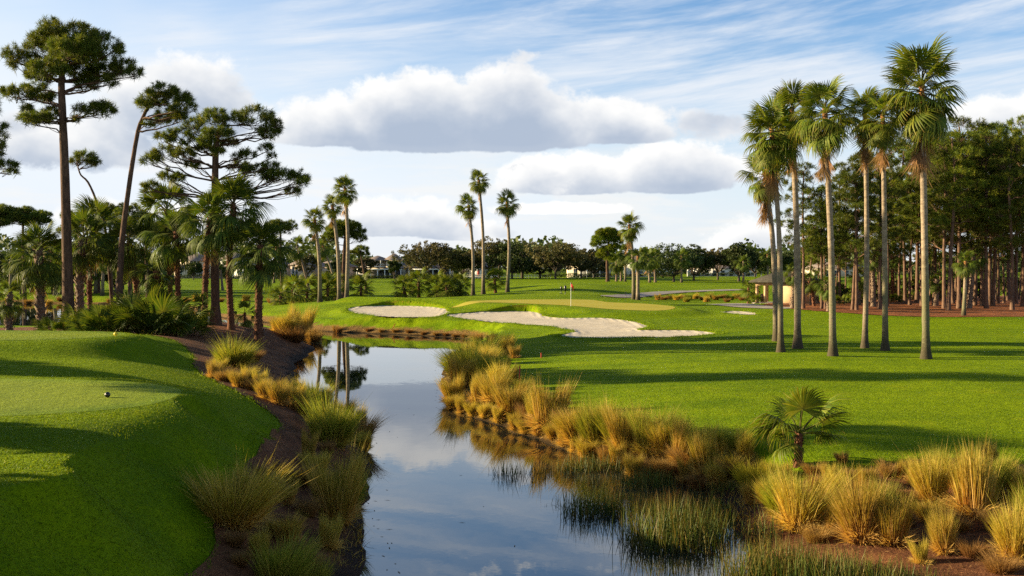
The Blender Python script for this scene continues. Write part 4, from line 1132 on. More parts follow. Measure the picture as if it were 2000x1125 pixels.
def grove_proto(i):
    rng = np.random.default_rng(500 + i); H = 18.0
    root = add('pine_tree', None, loc=(0, 0, 0), label='pine', cat='tree', group=G_G)
    bend = rng.normal() * 0.9
    P = np.array([(0, 0, 0), (bend * .5, 0, H * .35), (bend, rng.normal() * .3, H * .7), (bend * .6, 0, H * .97)])
    me, tp, tr = trunk_mesh('trunk', 'pine_bark_red', P, .20, .08, 1.35, 9, 16, i)
    gw, gn = Geo(), Geo()
    npad = [18, 15, 20, 13, 17][i]
    lowest = [.36, .46, .32, .50, .40][i]
    for k in range(npad):
        f = lowest + (0.99 - lowest) * (k + .5) / npad; a = k * 2.4 + rng.normal() * .4
        q = 3.1 * (1.08 - f) ** 0.45 * (0.45 + 0.75 * rng.random())
        s = tp[int(f * .93 * 15)]
        c = np.array([s[0] + math.cos(a) * q, s[1] + math.sin(a) * q, H * f + .3 * rng.random()])
        pine_pad(gw, gn, s, c, (1.25 + .6 * rng.random(), 1.25 + .6 * rng.random(), .55 + .3 * rng.random()), rng, .36, .06, 15, .44, .045, 6)
    for k in range(5):                                   # dead snags under the crown
        f = .25 + .3 * rng.random(); s = tp[int(f * 15)]; a = rng.random() * 6.28; L = .6 + 1.2 * rng.random()
        tube(gw, [s, s + np.array([math.cos(a) * L * .6, math.sin(a) * L * .6, .1]), s + np.array([math.cos(a) * L, math.sin(a) * L, .25 + .2 * rng.random()])], [.03, .02, .008], 4, False)
    add('trunk', me, root)
    add('limbs', gw.mesh('limbs', 'pine_bark_red', True), root, kind='stuff')
    add('crown', gn.mesh('crown', 'pine_needles_bright' if i % 2 else 'pine_needles'), root)
    return root
PROTO = [grove_proto(i) for i in range(5)]
GROVE = [(1569, 603, 292), (1605, 603, 330), (1612, 604, 400), (1665, 606, 300), (1673, 607, 282), (1718, 604, 268), (1733, 598, 300), (1756, 590, 310), (1768, 593, 275), (1777, 595, 325), (1791, 590, 262), (1801, 596, 256),
         (1844, 603, 246), (1852, 607, 236), (1861, 592, 270), (1873, 603, 232), (1904, 595, 240), (1918, 597, 262), (1926, 603, 240), (1933, 594, 238), (1939, 598, 280), (1950, 593, 330), (1961, 592, 360), (1977, 606, 246), (1984, 594, 270), (1998, 599, 236),
         (1640, 592, 330), (1700, 590, 300), (1825, 588, 280), (1890, 586, 270), (1742, 587, 310), (1812, 586, 290), (2020, 602, 236), (2048, 606, 250), (2075, 600, 240), (1585, 592, 420), (1970, 585, 260), (1866, 584, 300), (2110, 603, 240)]
used = set(); rr = np.random.default_rng(9)
order = sorted(GROVE)
for i, (px, py, top) in enumerate(order):
    z0 = 1.55; P0 = W(px, py, z0); z0 = gz(P0[0], P0[1]); P0 = W(px, py, z0)
    top += rr.uniform(-14, 34); ztop = CAM_H + (HOR - top) * P0[1] / F; s = (ztop - z0) / 18.3
    k = int(rr.integers(5)); k = 3 if px in (1612, 1585) else k
    lb = ORD[i] + ' pine of the grove, counted from the shelter outwards'
    if k not in used: o = PROTO[k]; used.add(k); o.location = (P0[0], P0[1], z0 - .1); o.scale = (s,) * 3; o.rotation_euler = (0, 0, rr.random() * 6.28); o['label'] = lb
    else: dup(PROTO[k], (P0[0], P0[1], z0 - .1), rr.random() * 6.28, s, lb, G_G)
YOUNG = [(1583, 596, 430), (1598, 588, 445), (1630, 596, 455), (1652, 590, 420), (1690, 588, 440), (1715, 590, 460), (1750, 588, 430), (1783, 586, 400), (1815, 590, 440), (1838, 586, 420), (1868, 588, 450), (1898, 590, 430), (1915, 586, 400), (1945, 588, 440), (1968, 590, 410), (1990, 588, 430)]
for i, (px, py, top) in enumerate(YOUNG):
    P0 = W(px, py, 1.6); z0 = gz(P0[0], P0[1]); s = (CAM_H + (HOR - top) * P0[1] / F - z0) / 18.3
    dup(PROTO[int(rr.integers(5))], (P0[0], P0[1], z0 - .1), rr.random() * 6.28, s * 1.02, ORD[i] + ' young pine under the tall grove, counted from the shelter outwards', 'young pines under the grove')
for i, (bx, by, cx, cy, r, Y, r0, bm, lb) in enumerate([
        (1882, 613, 1886, 510, 26, 99, .21, 'palm_trunk', 'smooth trunked palm at the edge of the pine straw'), (1893, 600, 1902, 500, 24, 112, .26, 'boot_pale', 'pale criss-cross palm behind the smooth trunked one in the grove'), (1548, 600, 1550, 530, 22, 112, .26, 'boot_pale', 'white booted palm in front of the shelter wall'),
        (1618, 604, 1616, 555, 24, 106, .20, 'boot_pale', 'short booted palm between the first grove pines'), (1706, 601, 1703, 500, 24, 116, .28, 'boot_pale', 'dark booted palm leaning among the grove pines'), (1676, 596, 1676, 540, 22, 120, .30, 'boot_pale', 'palm with a white spotted trunk among the grove pines'),
        (1743, 590, 1742, 500, 22, 130, .22, 'boot_bark', 'orange trunked palm deep in the grove'), (1826, 598, 1830, 545, 22, 118, .34, 'boot_pale', 'squat thick palm stump in the middle of the grove'), (1590, 596, 1580, 548, 22, 116, .15, 'boot_bark', 'drooping young palm just right of the shelter')]):
    palm('cabbage_palm', lb, Y, [(bx, by), ((bx + cx) / 2 + 1, (by + cy) / 2), (cx, cy)], r, 24, r0 * .85, r0 * .75, 'sabal', 450 + i, dead=2, bark=bm, boot=(0.05, .97, .2, bm) if bm != 'palm_trunk' else None, group='palms of the grove')
for i, (px, py, r, lb) in enumerate([(1645, 596, 1.6, 'bright palmetto bush right of the shelter'), (1660, 592, 1.5, 'palmetto behind the bright bush by the shelter'), (1735, 590, 1.3, 'dark palmetto deep among the grove trunks'), (1752, 592, 1.2, 'low palmetto beside the orange trunked palm'), (1790, 586, 1.8, 'tall palmetto behind the middle of the grove'),
                                     (1812, 588, 1.6, 'palmetto left of the squat stump'), (1850, 584, 1.6, 'palmetto behind the thick grove trunks'), (1473, 592, 1.3, 'dark bush at the corner of the shelter'), (1700, 586, 1.5, 'palmetto behind the leaning booted palm'), (1930, 584, 1.5, 'palmetto behind the outer grove trunks'), (1985, 584, 1.6, 'palmetto at the outer end of the grove')]):
    P0 = W(px, py, 1.6); palmetto(lb, P0[0], P0[1], r, 24, 480 + i, group='palmettos of the grove')
for i, (px, py, H, r) in enumerate([(1632, 590, 3.2, 2.2), (1685, 588, 2.8, 2.0), (1722, 586, 3.5, 2.4), (1765, 584, 3.0, 2.4), (1800, 584, 3.8, 2.6), (1835, 584, 3.2, 2.2), (1878, 584, 3.4, 2.4), (1912, 584, 3.0, 2.2), (1950, 583, 3.6, 2.6), (1990, 583, 3.2, 2.4)]):
    P0 = W(px, py, 1.7); leaf_tree('shrub', ORD[i] + ' leafy shrub among the grove trunks, counted from the shelter outwards', P0[0], P0[1], H, r, 690 + i, 'shrub_leaves', 2600, .26, 8, .1, .3, group='shrubs of the grove')
for i, (px, py, r, lb) in enumerate([(1462, 590, 28, 'feathery young palm beside the reed bed'), (1478, 590, 18, 'small palm by the shelter post')]):
    Y = 128 + i * 2; palm('young_palm', lb, Y, [(px, 592), (px, 580), (px, 562)], r, 20, .16, .14, 'bush', 495 + i, dead=1, lo=-40, bark='boot_bark', group='young palms by the shelter')

# ------------------------------------------------------------------ broad-leaved trees in front of the houses
OAK = [(832, 290, 470, 62, 'oak_leaves', 'wide thin leaved oak before the pale colonnade'), (868, 300, 482, 40, 'oak_leaves', 'oak right of the wide one before the colonnade'), (955, 300, 458, 42, 'oak_leaves', 'tall oak behind the fan palm trio'), (905, 305, 486, 34, 'dark_leaves', 'dark oak left of the fan palm trio'),
       (1000, 295, 470, 40, 'dark_leaves', 'dark oak right of the fan palm trio'), (1085, 285, 472, 46, 'oak_leaves', 'round brown green oak left of the flag'), (1055, 305, 480, 30, 'dark_leaves', 'dark oak behind the round brown oak'), (1135, 300, 484, 36, 'oak_leaves', 'low oak right of the round brown oak'), (1160, 310, 490, 26, 'dark_leaves', 'dark tree beside the bright pine'),
       (1316, 262, 474, 44, 'dark_leaves', 'great dark round oak on the lawn'), (1355, 275, 472, 32, 'dark_leaves', 'dark oak close beside the great round one'), (1402, 280, 480, 30, 'oak_leaves', 'bronze oak on the lawn toward the shelter'), (1443, 270, 465, 26, 'dark_leaves', 'high topped tree nearest the shelter'), (1475, 300, 488, 24, 'dark_leaves', 'dark tree behind the shelter'),
       (715, 300, 500, 30, 'oak_leaves', 'scraggy oak in front of the balcony house'), (770, 310, 505, 18, 'dark_leaves', 'dark rounded tree beside the balcony house'), (600, 290, 492, 34, 'oak_leaves', 'thin oak before the pink house'), (655, 300, 505, 26, 'dark_leaves', 'dark tree between the pink house and the balcony house'), (378, 300, 508, 22, 'dark_leaves', 'grey green tree before the left hand house'), (545, 300, 512, 22, 'dark_leaves', 'dark weeping tree beside the pink house'), (440, 290, 518, 20, 'dark_leaves', 'dark tree hiding the white house corner'), (1510, 310, 486, 22, 'dark_leaves', 'dark tree seen between the fairway palms'), (1540, 300, 488, 26, 'dark_leaves', 'dark tree above the shelter roof')]
for i, (px, Y, top, hw, mt, lb) in enumerate(OAK):
    X = (px - 1000) * Y / F; H = CAM_H + (HOR - top) * Y / F - gz(X, Y)
    leaf_tree('oak_tree', lb, X, Y, H, hw * (1.4 if px > 900 else 1.05 if px > 800 else .8) * Y / F, 600 + i, mt, 7000 if px > 800 else 4200, .5, 14, .22 if mt == 'oak_leaves' else .15, .5 if mt == 'oak_leaves' else .3, group='trees before the houses')
for i, (px, Y, top, hw, lb) in enumerate([(1020, 315, 452, 26, 'bare leafless tree rising behind the dark oaks'), (975, 318, 460, 18, 'second bare tree beside the leafless one')]):
    X = (px - 1000) * Y / F; H = CAM_H + (HOR - top) * Y / F - gz(X, Y)
    leaf_tree('bare_tree', lb, X, Y, H, hw * Y / F, 650 + i, 'oak_leaves', 40, .3, 16, .3, group='bare trees')


def woodland():
    """the far wood that closes the view"""
    rng = np.random.default_rng(77); g = Geo()
    n = 36000
    a = (rng.random(n) * 2 - 1) * 0.62; Y = 420 + 260 * rng.random(n); X = a * Y
    prof = 11.0 + 3.0 * np.sin(a * 23 + 1) + 2.2 * np.sin(a * 61) + 1.8 * np.sin(a * 137 + 2) + 3.0 * (vnoise(X, Y, 9.0) + .2)
    prof = np.where(a < -0.17, prof + 3, prof)
    z = 2.3 + prof * (0.06 + 0.94 * rng.random(n) ** 0.7)
    q = np.column_stack([X, Y, z]); nrm = unit(rng.normal(size=(n, 3))); s1 = unit(np.cross(nrm, rng.normal(size=(n, 3)))); s2 = np.cross(nrm, s1); ls = 2.4 * (0.4 + rng.random((n, 1)))
    V = np.stack([q - s1 * ls * .5, q + s2 * ls * .35, q + s1 * ls * .5, q - s2 * ls * .35], 1).reshape(-1, 3)
    g.put(V, None, np.arange(4 * n).reshape(-1, 4), np.tile([0, .5, 1, .5], n), np.repeat(rng.random(n), 4))
    o = add('woodland', g.mesh('woodland', 'dark_leaves'), kind='stuff', label='dark far woodland closing the view behind the houses', cat='woodland')
woodland()
# ------------------------------------------------------------------ cord grass along the banks
_ys = np.exp(np.linspace(math.log(9), math.log(420), 700))


def hit(px, py, zmin=0.0):
    """where the line of sight through a photo pixel first meets the land or the pond"""
    X = (px - 1000) / F * _ys; ray = CAM_H - (py - HOR) / F * _ys
    z = np.maximum(ground_z(X, _ys), zmin)
    i = int(np.argmax(ray <= z))
    return np.array([X[i], _ys[i], z[i]])


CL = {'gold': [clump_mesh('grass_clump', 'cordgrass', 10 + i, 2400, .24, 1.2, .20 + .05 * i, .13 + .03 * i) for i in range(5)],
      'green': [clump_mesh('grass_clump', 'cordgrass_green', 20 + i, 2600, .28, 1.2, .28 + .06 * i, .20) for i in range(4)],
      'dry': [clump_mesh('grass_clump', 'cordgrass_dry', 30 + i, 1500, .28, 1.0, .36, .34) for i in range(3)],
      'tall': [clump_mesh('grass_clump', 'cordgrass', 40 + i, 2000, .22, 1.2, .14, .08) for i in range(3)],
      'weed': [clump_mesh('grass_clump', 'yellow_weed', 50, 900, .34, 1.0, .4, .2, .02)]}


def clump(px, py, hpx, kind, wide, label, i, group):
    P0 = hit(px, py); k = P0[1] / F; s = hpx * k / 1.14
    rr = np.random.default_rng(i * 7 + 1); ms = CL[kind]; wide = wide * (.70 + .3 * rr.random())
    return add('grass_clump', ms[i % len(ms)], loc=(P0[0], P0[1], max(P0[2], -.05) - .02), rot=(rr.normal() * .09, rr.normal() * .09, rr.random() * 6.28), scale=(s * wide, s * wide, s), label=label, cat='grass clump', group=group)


LEFT = [(456, 716, 58, 'green', 1.9, 'broad green grass clump at the head of the row along the tee bank'), (418, 740, 40, 'gold', 1.2, 'low golden clump beside the broad green one at the row head'), (438, 746, 42, 'dry', 1.2, 'dry tan clump below the broad green one at the row head'), (494, 706, 40, 'dry', 1.0, 'dark dry clump right of the broad green one on the mulch'),
        (468, 758, 46, 'gold', 1.1, 'first golden clump of the row down the tee bank'), (494, 764, 46, 'dry', 1.1, 'second clump of the row down the tee bank, tan and dry'), (522, 780, 48, 'gold', 1.15, 'third clump of the row down the tee bank'), (546, 790, 50, 'gold', 1.1, 'fourth clump of the row down the tee bank'),
        (572, 798, 52, 'tall', 1.4, 'fifth clump of the row down the tee bank'), (600, 804, 62, 'green', 1.2, 'green clump just before the great mound clump'), (618, 800, 60, 'green', 1.2, 'green clump hard against the great mound clump'), (585, 786, 50, 'gold', 1.2, 'golden clump behind the end of the row'),
        (648, 868, 98, 'green', 1.55, 'great rounded green clump overhanging the water'), (695, 862, 76, 'dry', 1.3, 'brown dead grass spilling from the great clump to the water'), (628, 862, 60, 'gold', 1.1, 'golden tuft under the great rounded clump'),
        (600, 900, 62, 'tall', .8, 'thin upright tuft between the great clump and the lawn'), (548, 930, 44, 'dry', 1.3, 'flattened brown tuft on the lawn edge'), (592, 950, 60, 'dry', 1.2, 'shaggy brown tuft in the middle of the near bank'), (508, 938, 44, 'dry', 1.0, 'pale dry tuft behind the large spiky clump'),
        (454, 1030, 146, 'gold', 1.15, 'large spiky yellowish clump at the lawn edge'), (480, 1010, 110, 'gold', 1.0, 'tawny clump joined to the large spiky one'), (656, 1020, 140, 'gold', 1.0, 'large golden green clump above the near water edge'), (665, 1012, 110, 'green', .85, 'golden clump at the back of the one above the water edge'),
        (458, 1068, 52, 'dry', 1.1, 'small brown tuft below the large spiky clump'), (470, 1104, 46, 'dry', 1.0, 'lowest small brown tuft on the near bank'), (545, 1150, 108, 'green', 1.2, 'green clump cut by the bottom edge on the near bank'), (600, 1165, 80, 'green', 1.1, 'sparse clump cut by the bottom edge beside the water')]
for i, a in enumerate(LEFT): clump(*a, i, 'grass clumps on the tee bank')
for i, (px, py, h) in enumerate([(428, 730, 34), (452, 744, 34), (482, 748, 40), (508, 762, 42), (534, 776, 44), (560, 786, 46), (584, 806, 46), (606, 820, 50), (630, 812, 60), (655, 822, 64), (672, 836, 60), (700, 842, 52), (712, 880, 46), (640, 890, 44), (620, 930, 60), (690, 950, 60), (560, 985, 50), (600, 1010, 60), (560, 1060, 64), (640, 1075, 70), (505, 1090, 60), (600, 1120, 60)]):
    kd = ['gold', 'dry', 'gold', 'tall'][i % 4]
    clump(px, py, h, kd, 1.15, {'dry': 'low brown', 'gold': 'low golden', 'tall': 'narrow tawny'}[kd] + ' tuft, ' + ORD[i] + ' of the small ones down the tee bank', 400 + i, 'small tufts along the tee bank')
BIG = [(594, 664, 64, 'gold', 1.25), (560, 655, 54, 'gold', 1.2), (575, 668, 56, 'dry', 1.2), (612, 668, 44, 'dry', 1.1), (545, 650, 40, 'gold', 1.2), (584, 660, 66, 'tall', 1.4)]
for i, a in enumerate(BIG): clump(*a, ['tallest tuft', 'pale tuft', 'brown front tuft', 'drooping outer tuft', 'low tuft', 'bristling middle tuft'][i] + ' of the big reed bush at the mulch tip', 60 + i, 'tufts of the reed bush')
RIGHT = [(934, 668, 34, 'dry', .9), (966, 686, 44, 'gold', 1.3), (988, 694, 46, 'gold', 1.2), (946, 700, 52, 'green', 1.3), (915, 738, 82, 'green', 1.2), (898, 762, 82, 'gold', 1.1), (888, 786, 58, 'gold', 1.1), (934, 790, 62, 'tall', 1.1), (962, 742, 64, 'green', 1.2), (966, 790, 72, 'gold', 1.1), (978, 760, 60, 'gold', 1.2), (940, 726, 60, 'gold', 1.2),
         (999, 816, 80, 'gold', 1.0), (1015, 776, 40, 'green', 1.3), (1032, 826, 62, 'dry', 1.0), (1070, 836, 92, 'tall', 1.3), (1050, 830, 60, 'gold', 1.0), (1102, 838, 62, 'dry', 1.1), (1130, 868, 92, 'gold', 1.0), (1166, 878, 104, 'green', .9), (1186, 866, 90, 'gold', 1.0), (1150, 872, 70, 'weed', 1.0), (1222, 892, 104, 'gold', .9), (1205, 872, 80, 'green', 1.0), (1270, 888, 104, 'green', .95),
         (1254, 902, 72, 'gold', 1.0), (1298, 892, 92, 'gold', 1.0), (1318, 888, 80, 'green', 1.0), (1330, 912, 100, 'gold', .95), (1358, 920, 92, 'dry', 1.0), (1380, 934, 104, 'tall', 1.2), (1345, 896, 70, 'green', 1.0), (1404, 890, 60, 'green', 1.0), (1420, 902, 46, 'tall', 1.0), (1438, 884, 56, 'green', 1.1), (1300, 930, 60, 'dry', 1.1), (1240, 915, 52, 'dry', 1.1)]
for i, a in enumerate(sorted(RIGHT, key=lambda q: q[1])):
    look = {'gold': 'golden', 'green': 'green topped', 'dry': 'brown dry', 'tall': 'upright tawny', 'weed': 'yellow weedy'}[a[3]]
    clump(*a, look + ' clump, ' + ORD[i] + ' down the fairway bank from the bunkers', 80 + i, 'grass clumps along the fairway bank')
FILL = [(884, 800, 34), (903, 806, 36), (925, 812, 34), (948, 818, 36), (975, 830, 36), (1008, 842, 38), (1028, 848, 36), (1052, 856, 40), (1082, 862, 40), (1104, 872, 44), (1122, 884, 44), (1145, 892, 46), (1185, 900, 50), (1205, 908, 50), (1236, 930, 50), (1275, 930, 54), (1340, 945, 56), (1365, 955, 54), (1405, 950, 56), (1425, 930, 50), (900, 722, 46), (925, 708, 44), (955, 712, 46), (985, 735, 44), (1000, 752, 42), (1022, 800, 46), (1048, 800, 44), (1085, 812, 46), (1115, 845, 50), (1240, 870, 60), (1390, 900, 56), (1005, 700, 30), (960, 668, 26)]
for i, (px, py, h) in enumerate(sorted(FILL, key=lambda q: q[1])):
    kd = ['dry', 'gold', 'tall', 'gold'][i % 4]
    clump(px, py, h, kd, 1.15, {'dry': 'low brown', 'gold': 'low golden', 'tall': 'narrow tawny'}[kd] + ' tuft, ' + ORD[i] + ' of the small ones down the fairway bank', 300 + i, 'small tufts along the fairway bank')
NEAR = [(1456, 904, 66, 'gold', 1.0, 'golden tuft left of the young fan palm'), (1484, 966, 96, 'weed', 1.0, 'yellow leaved weed at the water corner below the young fan palm'), (1462, 950, 60, 'weed', .9, 'smaller yellow weed on the water corner'), (1561, 1036, 132, 'gold', .95, 'big golden clump in front of the young fan palm'), (1536, 1010, 96, 'green', .9, 'greener clump leaning on the big golden one'),
        (1646, 904, 36, 'dry', 1.0, 'small brown tuft on the lawn edge right of the young fan palm'), (1734, 932, 50, 'dry', 1.1, 'dark brown tuft on the lawn edge mid bank'), (1640, 996, 96, 'gold', .9, 'golden clump behind the widest clump'), (1684, 1062, 150, 'gold', .9, 'widest golden clump in the middle of the near bank'), (1742, 1062, 112, 'tall', 1.2, 'upright clump joined to the widest one'), (1716, 1040, 110, 'green', .8, 'green clump behind the widest one'),
        (1786, 948, 58, 'gold', 1.0, 'small golden clump behind the dense bank clump'), (1824, 990, 122, 'gold', .95, 'dense golden clump right of mid bank'), (1838, 934, 66, 'green', 1.0, 'green clump on the lawn edge behind the dense one'), (1906, 1012, 142, 'tall', 1.5, 'tallest upright clump toward the frame edge'), (1930, 975, 110, 'green', .9, 'green clump behind the tallest upright one'), (1936, 912, 58, 'gold', 1.0, 'tuft on the lawn edge above the tallest upright clump'),
        (1845, 1082, 104, 'gold', .8, 'lone fan shaped clump on bare straw'), (1984, 1096, 132, 'gold', .95, 'clump at the frame edge, nearest the camera'), (1990, 978, 84, 'gold', 1.0, 'clump at the frame edge behind the nearest one'), (1600, 960, 54, 'dry', 1.1, 'low brown tuft behind the big golden clump'), (1770, 985, 50, 'dry', 1.1, 'brown tuft between the widest and the dense clump'), (2030, 1040, 120, 'green', 1.0, 'clump just outside the frame edge'), (1870, 955, 70, 'gold', 1.0, 'golden clump between the dense and the tallest one')]
for i, a in enumerate(NEAR): clump(*a, 130 + i, 'grass clumps on the near bank')
for i, (px, py, h) in enumerate([(1510, 935, 44), (1530, 945, 50), (1590, 930, 40), (1620, 945, 44), (1660, 940, 40), (1690, 955, 48), (1715, 975, 50), (1760, 935, 40), (1800, 925, 40), (1815, 1020, 50), (1770, 1030, 46), (1620, 1040, 60), (1595, 1060, 56), (1505, 985, 60), (1870, 1040, 54), (1890, 930, 44), (1950, 1040, 70), (1965, 940, 50), (1900, 1090, 56), (1800, 1100, 50), (1955, 1120, 60), (1470, 985, 50), (1440, 930, 52)]):
    kd = ['dry', 'gold', 'dry', 'tall'][i % 4]
    clump(px, py, h, kd, 1.3, {'dry': 'low brown', 'gold': 'low golden', 'tall': 'narrow tawny'}[kd] + ' tuft, ' + ORD[i] + ' of the small ones scattered over the near bank', 350 + i, 'small tufts over the near bank')
for i, (px, py) in enumerate([(655, 648), (662, 650), (720, 650), (745, 651), (772, 652), (800, 653), (828, 655), (852, 655), (872, 657), (890, 658), (908, 660)]):
    clump(px, py, 12 if i > 1 else 22, 'dry', 1.5 if i > 1 else .8, ORD[i] + ' brown tuft along the far shore from the reed bush', 160 + i, 'brown tufts along the far shore')
for i, (px, py) in enumerate([(1285, 586), (1296, 586), (1308, 585), (1322, 586), (1334, 584), (1345, 586), (1358, 584), (1372, 586), (1386, 583), (1398, 586), (1412, 583), (1425, 586), (1437, 584), (1450, 587), (1340, 590), (1380, 590), (1420, 590)]):
    clump(px, py, 13, ['gold', 'dry', 'green'][i % 3], 1.5, ORD[i] + ' clump of the reed bed below the cart path', 180 + i, 'clumps of the reed bed')
for i, (px, py) in enumerate([(20, 596), (55, 594), (95, 597), (118, 590), (140, 596), (215, 594), (240, 592), (365, 590), (385, 588), (430, 590), (480, 588), (530, 592), (555, 590)]):
    clump(px, py, 15, ['gold', 'dry'][i % 2], 1.5, ORD[i] + ' tawny clump on the far bank of the pond', 200 + i, 'clumps on the far bank')


# ------------------------------------------------------------------ rushes standing in the water
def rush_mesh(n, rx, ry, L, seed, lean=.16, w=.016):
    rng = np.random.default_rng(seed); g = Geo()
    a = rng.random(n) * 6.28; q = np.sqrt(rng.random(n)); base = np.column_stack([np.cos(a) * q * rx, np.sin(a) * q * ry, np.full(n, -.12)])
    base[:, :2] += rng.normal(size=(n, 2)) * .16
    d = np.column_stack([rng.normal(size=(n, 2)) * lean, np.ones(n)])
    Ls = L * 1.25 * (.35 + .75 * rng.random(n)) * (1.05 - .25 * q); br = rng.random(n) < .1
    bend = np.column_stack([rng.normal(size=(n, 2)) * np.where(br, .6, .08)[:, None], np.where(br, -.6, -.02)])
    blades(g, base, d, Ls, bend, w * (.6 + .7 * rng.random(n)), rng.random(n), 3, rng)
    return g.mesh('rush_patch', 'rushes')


for i, (px, py, rx, ry, L, n, lb) in enumerate([
        (1015, 928, .80, .45, .62, 230, 'thin dark rushes standing alone in open water'), (1000, 930, .3, .3, .6, 60, 'loose outermost rush stems in open water'), (1165, 918, 1.0, .55, .62, 900, 'rush patch against the fairway bank'), (1110, 925, .5, .4, .5, 120, 'scattered rush stems between the two dark patches'),
        (1162, 1000, .75, .65, .80, 1000, 'round rush island in the water'), (1215, 1005, .45, .4, .5, 220, 'thin fringe of rushes beside the round island'), (1260, 950, .9, .6, .60, 900, 'rush patch in the shallows below the golden clumps'), (1320, 1060, 1.15, 1.05, .95, 2600, 'largest rush bed in the water'), (1370, 1020, .7, .8, .8, 900, 'rushes at the back of the largest bed'),
        (1290, 1000, .6, .6, .7, 500, 'rushes at the inner edge of the largest bed'), (1520, 1135, 1.05, .7, .85, 2200, 'rush bed at the bottom edge on the shore'), (1640, 1140, 1.0, .6, .65, 1600, 'shorter rush bed at the bottom edge before the widest clump'), (1760, 1145, .8, .4, .45, 700, 'low rushes at the bottom edge toward the frame corner'), (1500, 1050, .35, .3, .75, 200, 'green rush tuft at the water corner'), (1090, 985, .3, .3, .35, 40, 'a few bent stems left of the round island'), (1420, 960, .5, .4, .5, 260, 'rush tuft below the upright tawny clump')]):
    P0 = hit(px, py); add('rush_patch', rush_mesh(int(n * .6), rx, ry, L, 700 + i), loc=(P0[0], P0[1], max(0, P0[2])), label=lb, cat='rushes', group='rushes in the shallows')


# ------------------------------------------------------------------ thatch on the banks and mown blades near by
leaf_mat('thatch', [(0.0, (0.12, 0.06, 0.025)), (1.0, (0.30, 0.185, 0.075))], ((0.10, 0.05, 0.02), .8), .15, .8, .3, .1)
leaf_mat('turf_blades', [(0.0, (0.070, 0.130, 0.003)), (1.0, (0.175, 0.275, 0.004))], ((0.25, 0.29, 0.008), .6), .35, .6, .25, .12)


def scatter(name, label, mat, box, n, keep, L, w, flat, seed, sink=0.0, segs=2):
    rng = np.random.default_rng(seed)
    Y = np.exp(np.log(box[2]) + rng.random(n) * (np.log(box[3]) - np.log(box[2]))); X = box[0] + rng.random(n) * (box[1] - box[0])
    if box[4]: X = X * Y / box[4]
    z, dw, db = ground_z(X, Y, True); ok = keep(X, Y, z, dw, db)
    X, Y, z = X[ok], Y[ok], z[ok]; n = len(X); g = Geo()
    d = np.column_stack([rng.normal(size=(n, 2)) * flat, np.ones(n) * (.5 if flat > 1 else 1)])
    blades(g, np.column_stack([X, Y, z - sink]), d, L * (.4 + .8 * rng.random(n)), np.column_stack([rng.normal(size=(n, 2)) * .2, -.2 * np.ones(n)]), w * (.6 + .8 * rng.random(n)), rng.random(n), segs, rng)
    return add(name, g.mesh(name, MATS[mat].name), kind='stuff', label=label, cat='grass')


inp = lambda pl, X, Y: sdf(pl, X, Y) < 0
scatter('dry_thatch', 'dry straw and dead stems littering the banks', 'thatch', (-9.5, 15, 10, 60, 0), 90000, lambda X, Y, z, dw, db: (dw > .05) & (inp(MULCH_L, X, Y) | inp(MULCH_R, X, Y) | (dw < 1.5)), .2, .012, 1.8, 801)
scatter('bank_grass', 'short tawny grass fringing the water', 'cordgrass', (-6, 8, 20, 92, 0), 50000, lambda X, Y, z, dw, db: (dw > .0) & (dw < 1.3) & (X > -5) & ((Y > 27) | (dw < .5)), .26, .014, .5, 802, segs=3)
scatter('mown_grass', 'short mown blades of the lawns nearest the camera', 'turf_blades', (-14, 14, 10, 44, 24), 260000, lambda X, Y, z, dw, db: (dw > 1.1) & ~inp(MULCH_L, X, Y) & ~inp(MULCH_R, X, Y) & ~inp(TEE_LO, X, Y), .05, .014, .55, 803, segs=1)
scatter('edge_grass', 'longer uncut blades along the edge of the near lawns', 'turf_blades', (-20, 16, 9, 56, 0), 400000, lambda X, Y, z, dw, db: (lambda a, b: ((a > -.12) & (a < .22)) | ((b > -.2) & (b < .3)))(sdf(MULCH_L, X, Y), sdf(MULCH_R, X, Y)), .11, .012, .5, 805, segs=2)
scatter('bunker_fringe', 'longer grass blades fringing the bunker lips', 'turf_blades', (-26, 26, 66, 118, 0), 160000, lambda X, Y, z, dw, db: (lambda d: (d > .02) & (d < .9))(np.minimum.reduce(list(db.values()))), .20, .03, .6, 804, segs=1)


def debris():
    """leaves and bits of stem afloat by the banks"""
    rng = np.random.default_rng(55); Y = 16 + 75 * rng.random(5000) ** 1.5; X = -6 + 13 * rng.random(5000); _, dw, _ = ground_z(X, Y, True)
    ok = (dw < -.05) & (rng.random(5000) < np.where(dw > -.7, .5, .02)); X, Y = X[ok], Y[ok]; n = len(X); g = Geo(); a = rng.random(n) * 6.28
    s1 = np.column_stack([np.cos(a), np.sin(a), 0 * a]) * (.03 + .07 * rng.random((n, 1))); s2 = np.column_stack([-np.sin(a), np.cos(a), 0 * a]) * .014; q = np.column_stack([X, Y, np.full(n, .006)])
    g.put(np.stack([q - s1, q + s2, q + s1, q - s2], 1), None, np.arange(4 * n).reshape(-1, 4), np.tile([0, .5, 1, .5], n), np.repeat(rng.random(n), 4))
    add('floating_debris', g.mesh('floating_debris', 'thatch'), kind='stuff', label='bits of dead leaf and stem afloat along the banks', cat='debris')
debris()

# ------------------------------------------------------------------ boxes and small built things
def box(g, x0, x1, y0, y1, z0, z1):
    V = [(x, y, z) for z in (z0, z1) for y in (y0, y1) for x in (x0, x1)]
    g.put(V, None, [(0, 2, 3, 1), (4, 5, 7, 6), (0, 1, 5, 4), (2, 6, 7, 3), (0, 4, 6, 2), (1, 3, 7, 5)])
    return g


def bx(name, mat, parent, *b, bev=0.0):
    o = add(name, box(Geo(), *b).mesh(name, mat), parent)
    if bev: m = o.modifiers.new('bevel', 'BEVEL'); m.width = bev; m.segments = 2
    return o


